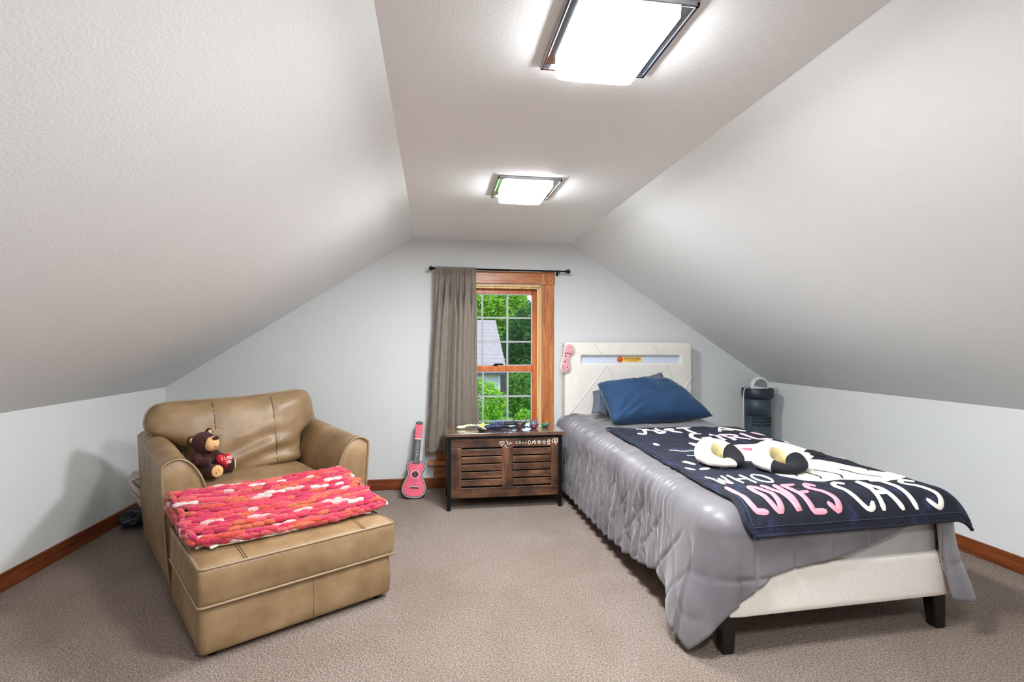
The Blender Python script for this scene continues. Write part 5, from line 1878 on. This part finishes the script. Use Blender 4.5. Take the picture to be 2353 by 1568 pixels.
# ---------------------------------------------------------------- sleep mask hanging on the headboard
e = empty('sleep_mask', (1.095, HBY0 - 0.02, 0.955))
tag(e, 'pink plush sleep mask hanging from the corner of the headboard', 'sleep mask')
mk = plain('mask_pink', (214, 158, 164), 0.85, var=0.10, vscale=60, bump=0.2, bscale=200, sheen=0.2)
ol = catmull([(0.010, 0.0), (0.050, 0.012), (0.060, 0.060), (0.050, 0.105), (0.058, 0.135), (0.085, 0.165), (0.088, 0.205), (0.060, 0.232), (0.022, 0.226), (0.004, 0.195), (0.002, 0.155), (-0.008, 0.115), (-0.022, 0.070), (-0.022, 0.025)], 5, closed=True)
mx0, mz0 = 1.066, 0.958
mc = (0.028, 0.118)
m = MB()
no = len(ol)
for sg in (-1, 1):
    b = len(m.v)
    for r_ in range(7):
        q = max(0.001, (r_ / 6) ** 0.7)
        for p in ol:
            # spine keeps the peanut shape star-free of folds
            sx_ = 0.030 + 0.05 * (p[1] - 0.118)
            m.v.append((mx0 + lerp(sx_, p[0], q), HBY0 - 0.016 + sg * 0.012 * (1 - q ** 3) ** 0.6, mz0 + lerp(lerp(0.118, p[1], 0.72), p[1], q)))
    for r_ in range(6):
        for i in range(no):
            j = (i + 1) % no
            f_ = (b + r_ * no + i, b + r_ * no + j, b + (r_ + 1) * no + j, b + (r_ + 1) * no + i)
            m.f.append(f_ if sg > 0 else tuple(reversed(f_)))
mo = m.build('mask_pad', mk, e, merge=1e-5)
MB().tube([(mx0 + p[0], HBY0 - 0.016, mz0 + p[1]) for p in ol], 0.004, 7, closed=True).build('binding', M['white_app'], mo)
for (x, z, s) in ((0.004, 0.136, 1.0), (0.000, 0.088, 1.2), (0.020, 0.040, 1.0), (-0.012, 0.036, 0.7)):
    MB().ell((mx0 + x + 0.008, HBY0 - 0.0285, mz0 + z), (0.005 * s, 0.002, 0.006 * s), 10, 6).build('dark_dot', M['black_app'], mo)
ribm = MB()
ribbon(ribm, catmull([(mx0 + 0.004, mz0 + 0.160), (mx0 + 0.030, mz0 + 0.156), (mx0 + 0.062, mz0 + 0.150)], 5), 0.006, lambda x, z, l: (x, HBY0 - 0.0285 - l, z), 0.005, 0.001)
ribm.build('stitched_crease', plain('mask_crease', (120, 52, 58), 0.8), mo)
MB().tube([(mx0 + 0.052, HBY0 - 0.014, mz0 + 0.226), (mx0 + 0.060, HBY0 - 0.006, HBZ - 0.01), (mx0 + 0.058, HBY0 + 0.010, HBZ + 0.004), (mx0 + 0.056, HBY0 + 0.05, HBZ + 0.004), (mx0 + 0.055, HBY1 + 0.005, HBZ - 0.01), (mx0 + 0.055, HBY1 + 0.008, HBZ - 0.12)], 0.0035, 6).build('strap', M['white_app'], e)

# ================================================================ AIR PURIFIER IN THE CORNER
AX, AY = 2.790, 4.150
e = empty('air_purifier', (AX, AY, 0))
tag(e, 'slate blue cylindrical tower unit with perforated lower body in the corner', 'air purifier')
sl = plain('slate_plastic', (56, 70, 84), 0.5, var=0.05, vscale=30)
sld = plain('slate_plastic_dark', (30, 42, 56), 0.45, var=0.05)
AR = 0.104
MB().lathe([(AR + 0.006, 0.0), (AR + 0.006, 0.03), (AR, 0.04), (AR, 0.58)], 40, (AX, AY, 0)).build('grille_body', sl, e)
MB().lathe([(AR + 0.001, 0.575), (AR + 0.001, 0.745)], 40, (AX, AY, 0)).build('upper_body', sl, e)
MB().lathe([(AR + 0.004, 0.722), (AR + 0.020, 0.732), (AR + 0.024, 0.745), (AR + 0.026, 0.806), (AR + 0.020, 0.813), (AR - 0.01, 0.808), (0.0, 0.806)], 40, (AX, AY, 0)).build('cap', sld, e)
hole = MB().softbox(-0.0045, 0.0045, -0.002, 0.002, -0.010, 0.010, 0.0019, 1).build('grille_slot', M['dark_gap'], e)
hole.matrix_parent_inverse = Matrix.Identity(4)
first = True
for k in range(3):
    for i in range(13):
        a = -PI / 2 - 0.95 + 1.9 * i / 12
        o = hole if first else hole.copy()
        if not first:
            COL.objects.link(o)
        first = False
        o.parent = e
        o.location = (AR * math.cos(a) * 1.004, AR * math.sin(a) * 1.004, 0.560 - 0.028 * k)
        o.rotation_euler = (0, 0, a + PI / 2)
# half-round white lamp standing on it
e2 = empty('half_round_clock', (AX + 0.005, AY - 0.02, 0.8075))
tag(e2, 'white half-round clock standing on the slate tower unit', 'clock')
sh = [(0.076 * math.cos(a), 0.030 + 0.072 * math.sin(a)) for a in [PI * i / 24 for i in range(25)]] + [(-0.076, 0.0), (0.076, 0.0)]
o = MB().prism(sh, -0.018, 0.018, lambda x, z, d: (AX + 0.005 + x, AY - 0.02 + d, 0.8075 + z)).build('case', M['white_plastic'], e2, auto=40)
bevel(o, 0.004)
sh2 = [(0.060 * math.cos(a), 0.030 + 0.055 * math.sin(a)) for a in [PI * i / 24 for i in range(25)]] + [(-0.060, 0.026), (0.060, 0.010)]
MB().prism(sh2, -0.020, -0.0175, lambda x, z, d: (AX + 0.005 + x, AY - 0.02 + d, 0.8075 + z)).build('grey_face', plain('clock_face', (128, 138, 140), 0.3), o, auto=40)
e3 = MB().tube(catmull([(AX - 0.062, AY + 0.01, 0.812), (AX - 0.105, AY - 0.01, 0.818), (AX - 0.138, AY - 0.02, 0.800), (AX - 0.146, AY - 0.02, 0.70), (AX - 0.142, AY - 0.01, 0.55), (AX - 0.150, AY, 0.35), (AX - 0.16, AY + 0.02, 0.06), (AX - 0.17, AY + 0.04, 0.006)], 8), 0.0035, 8).build('power_cord', M['white_plastic'])
tag(e3, 'thin white power cord hanging down beside the slate tower unit', 'cord')
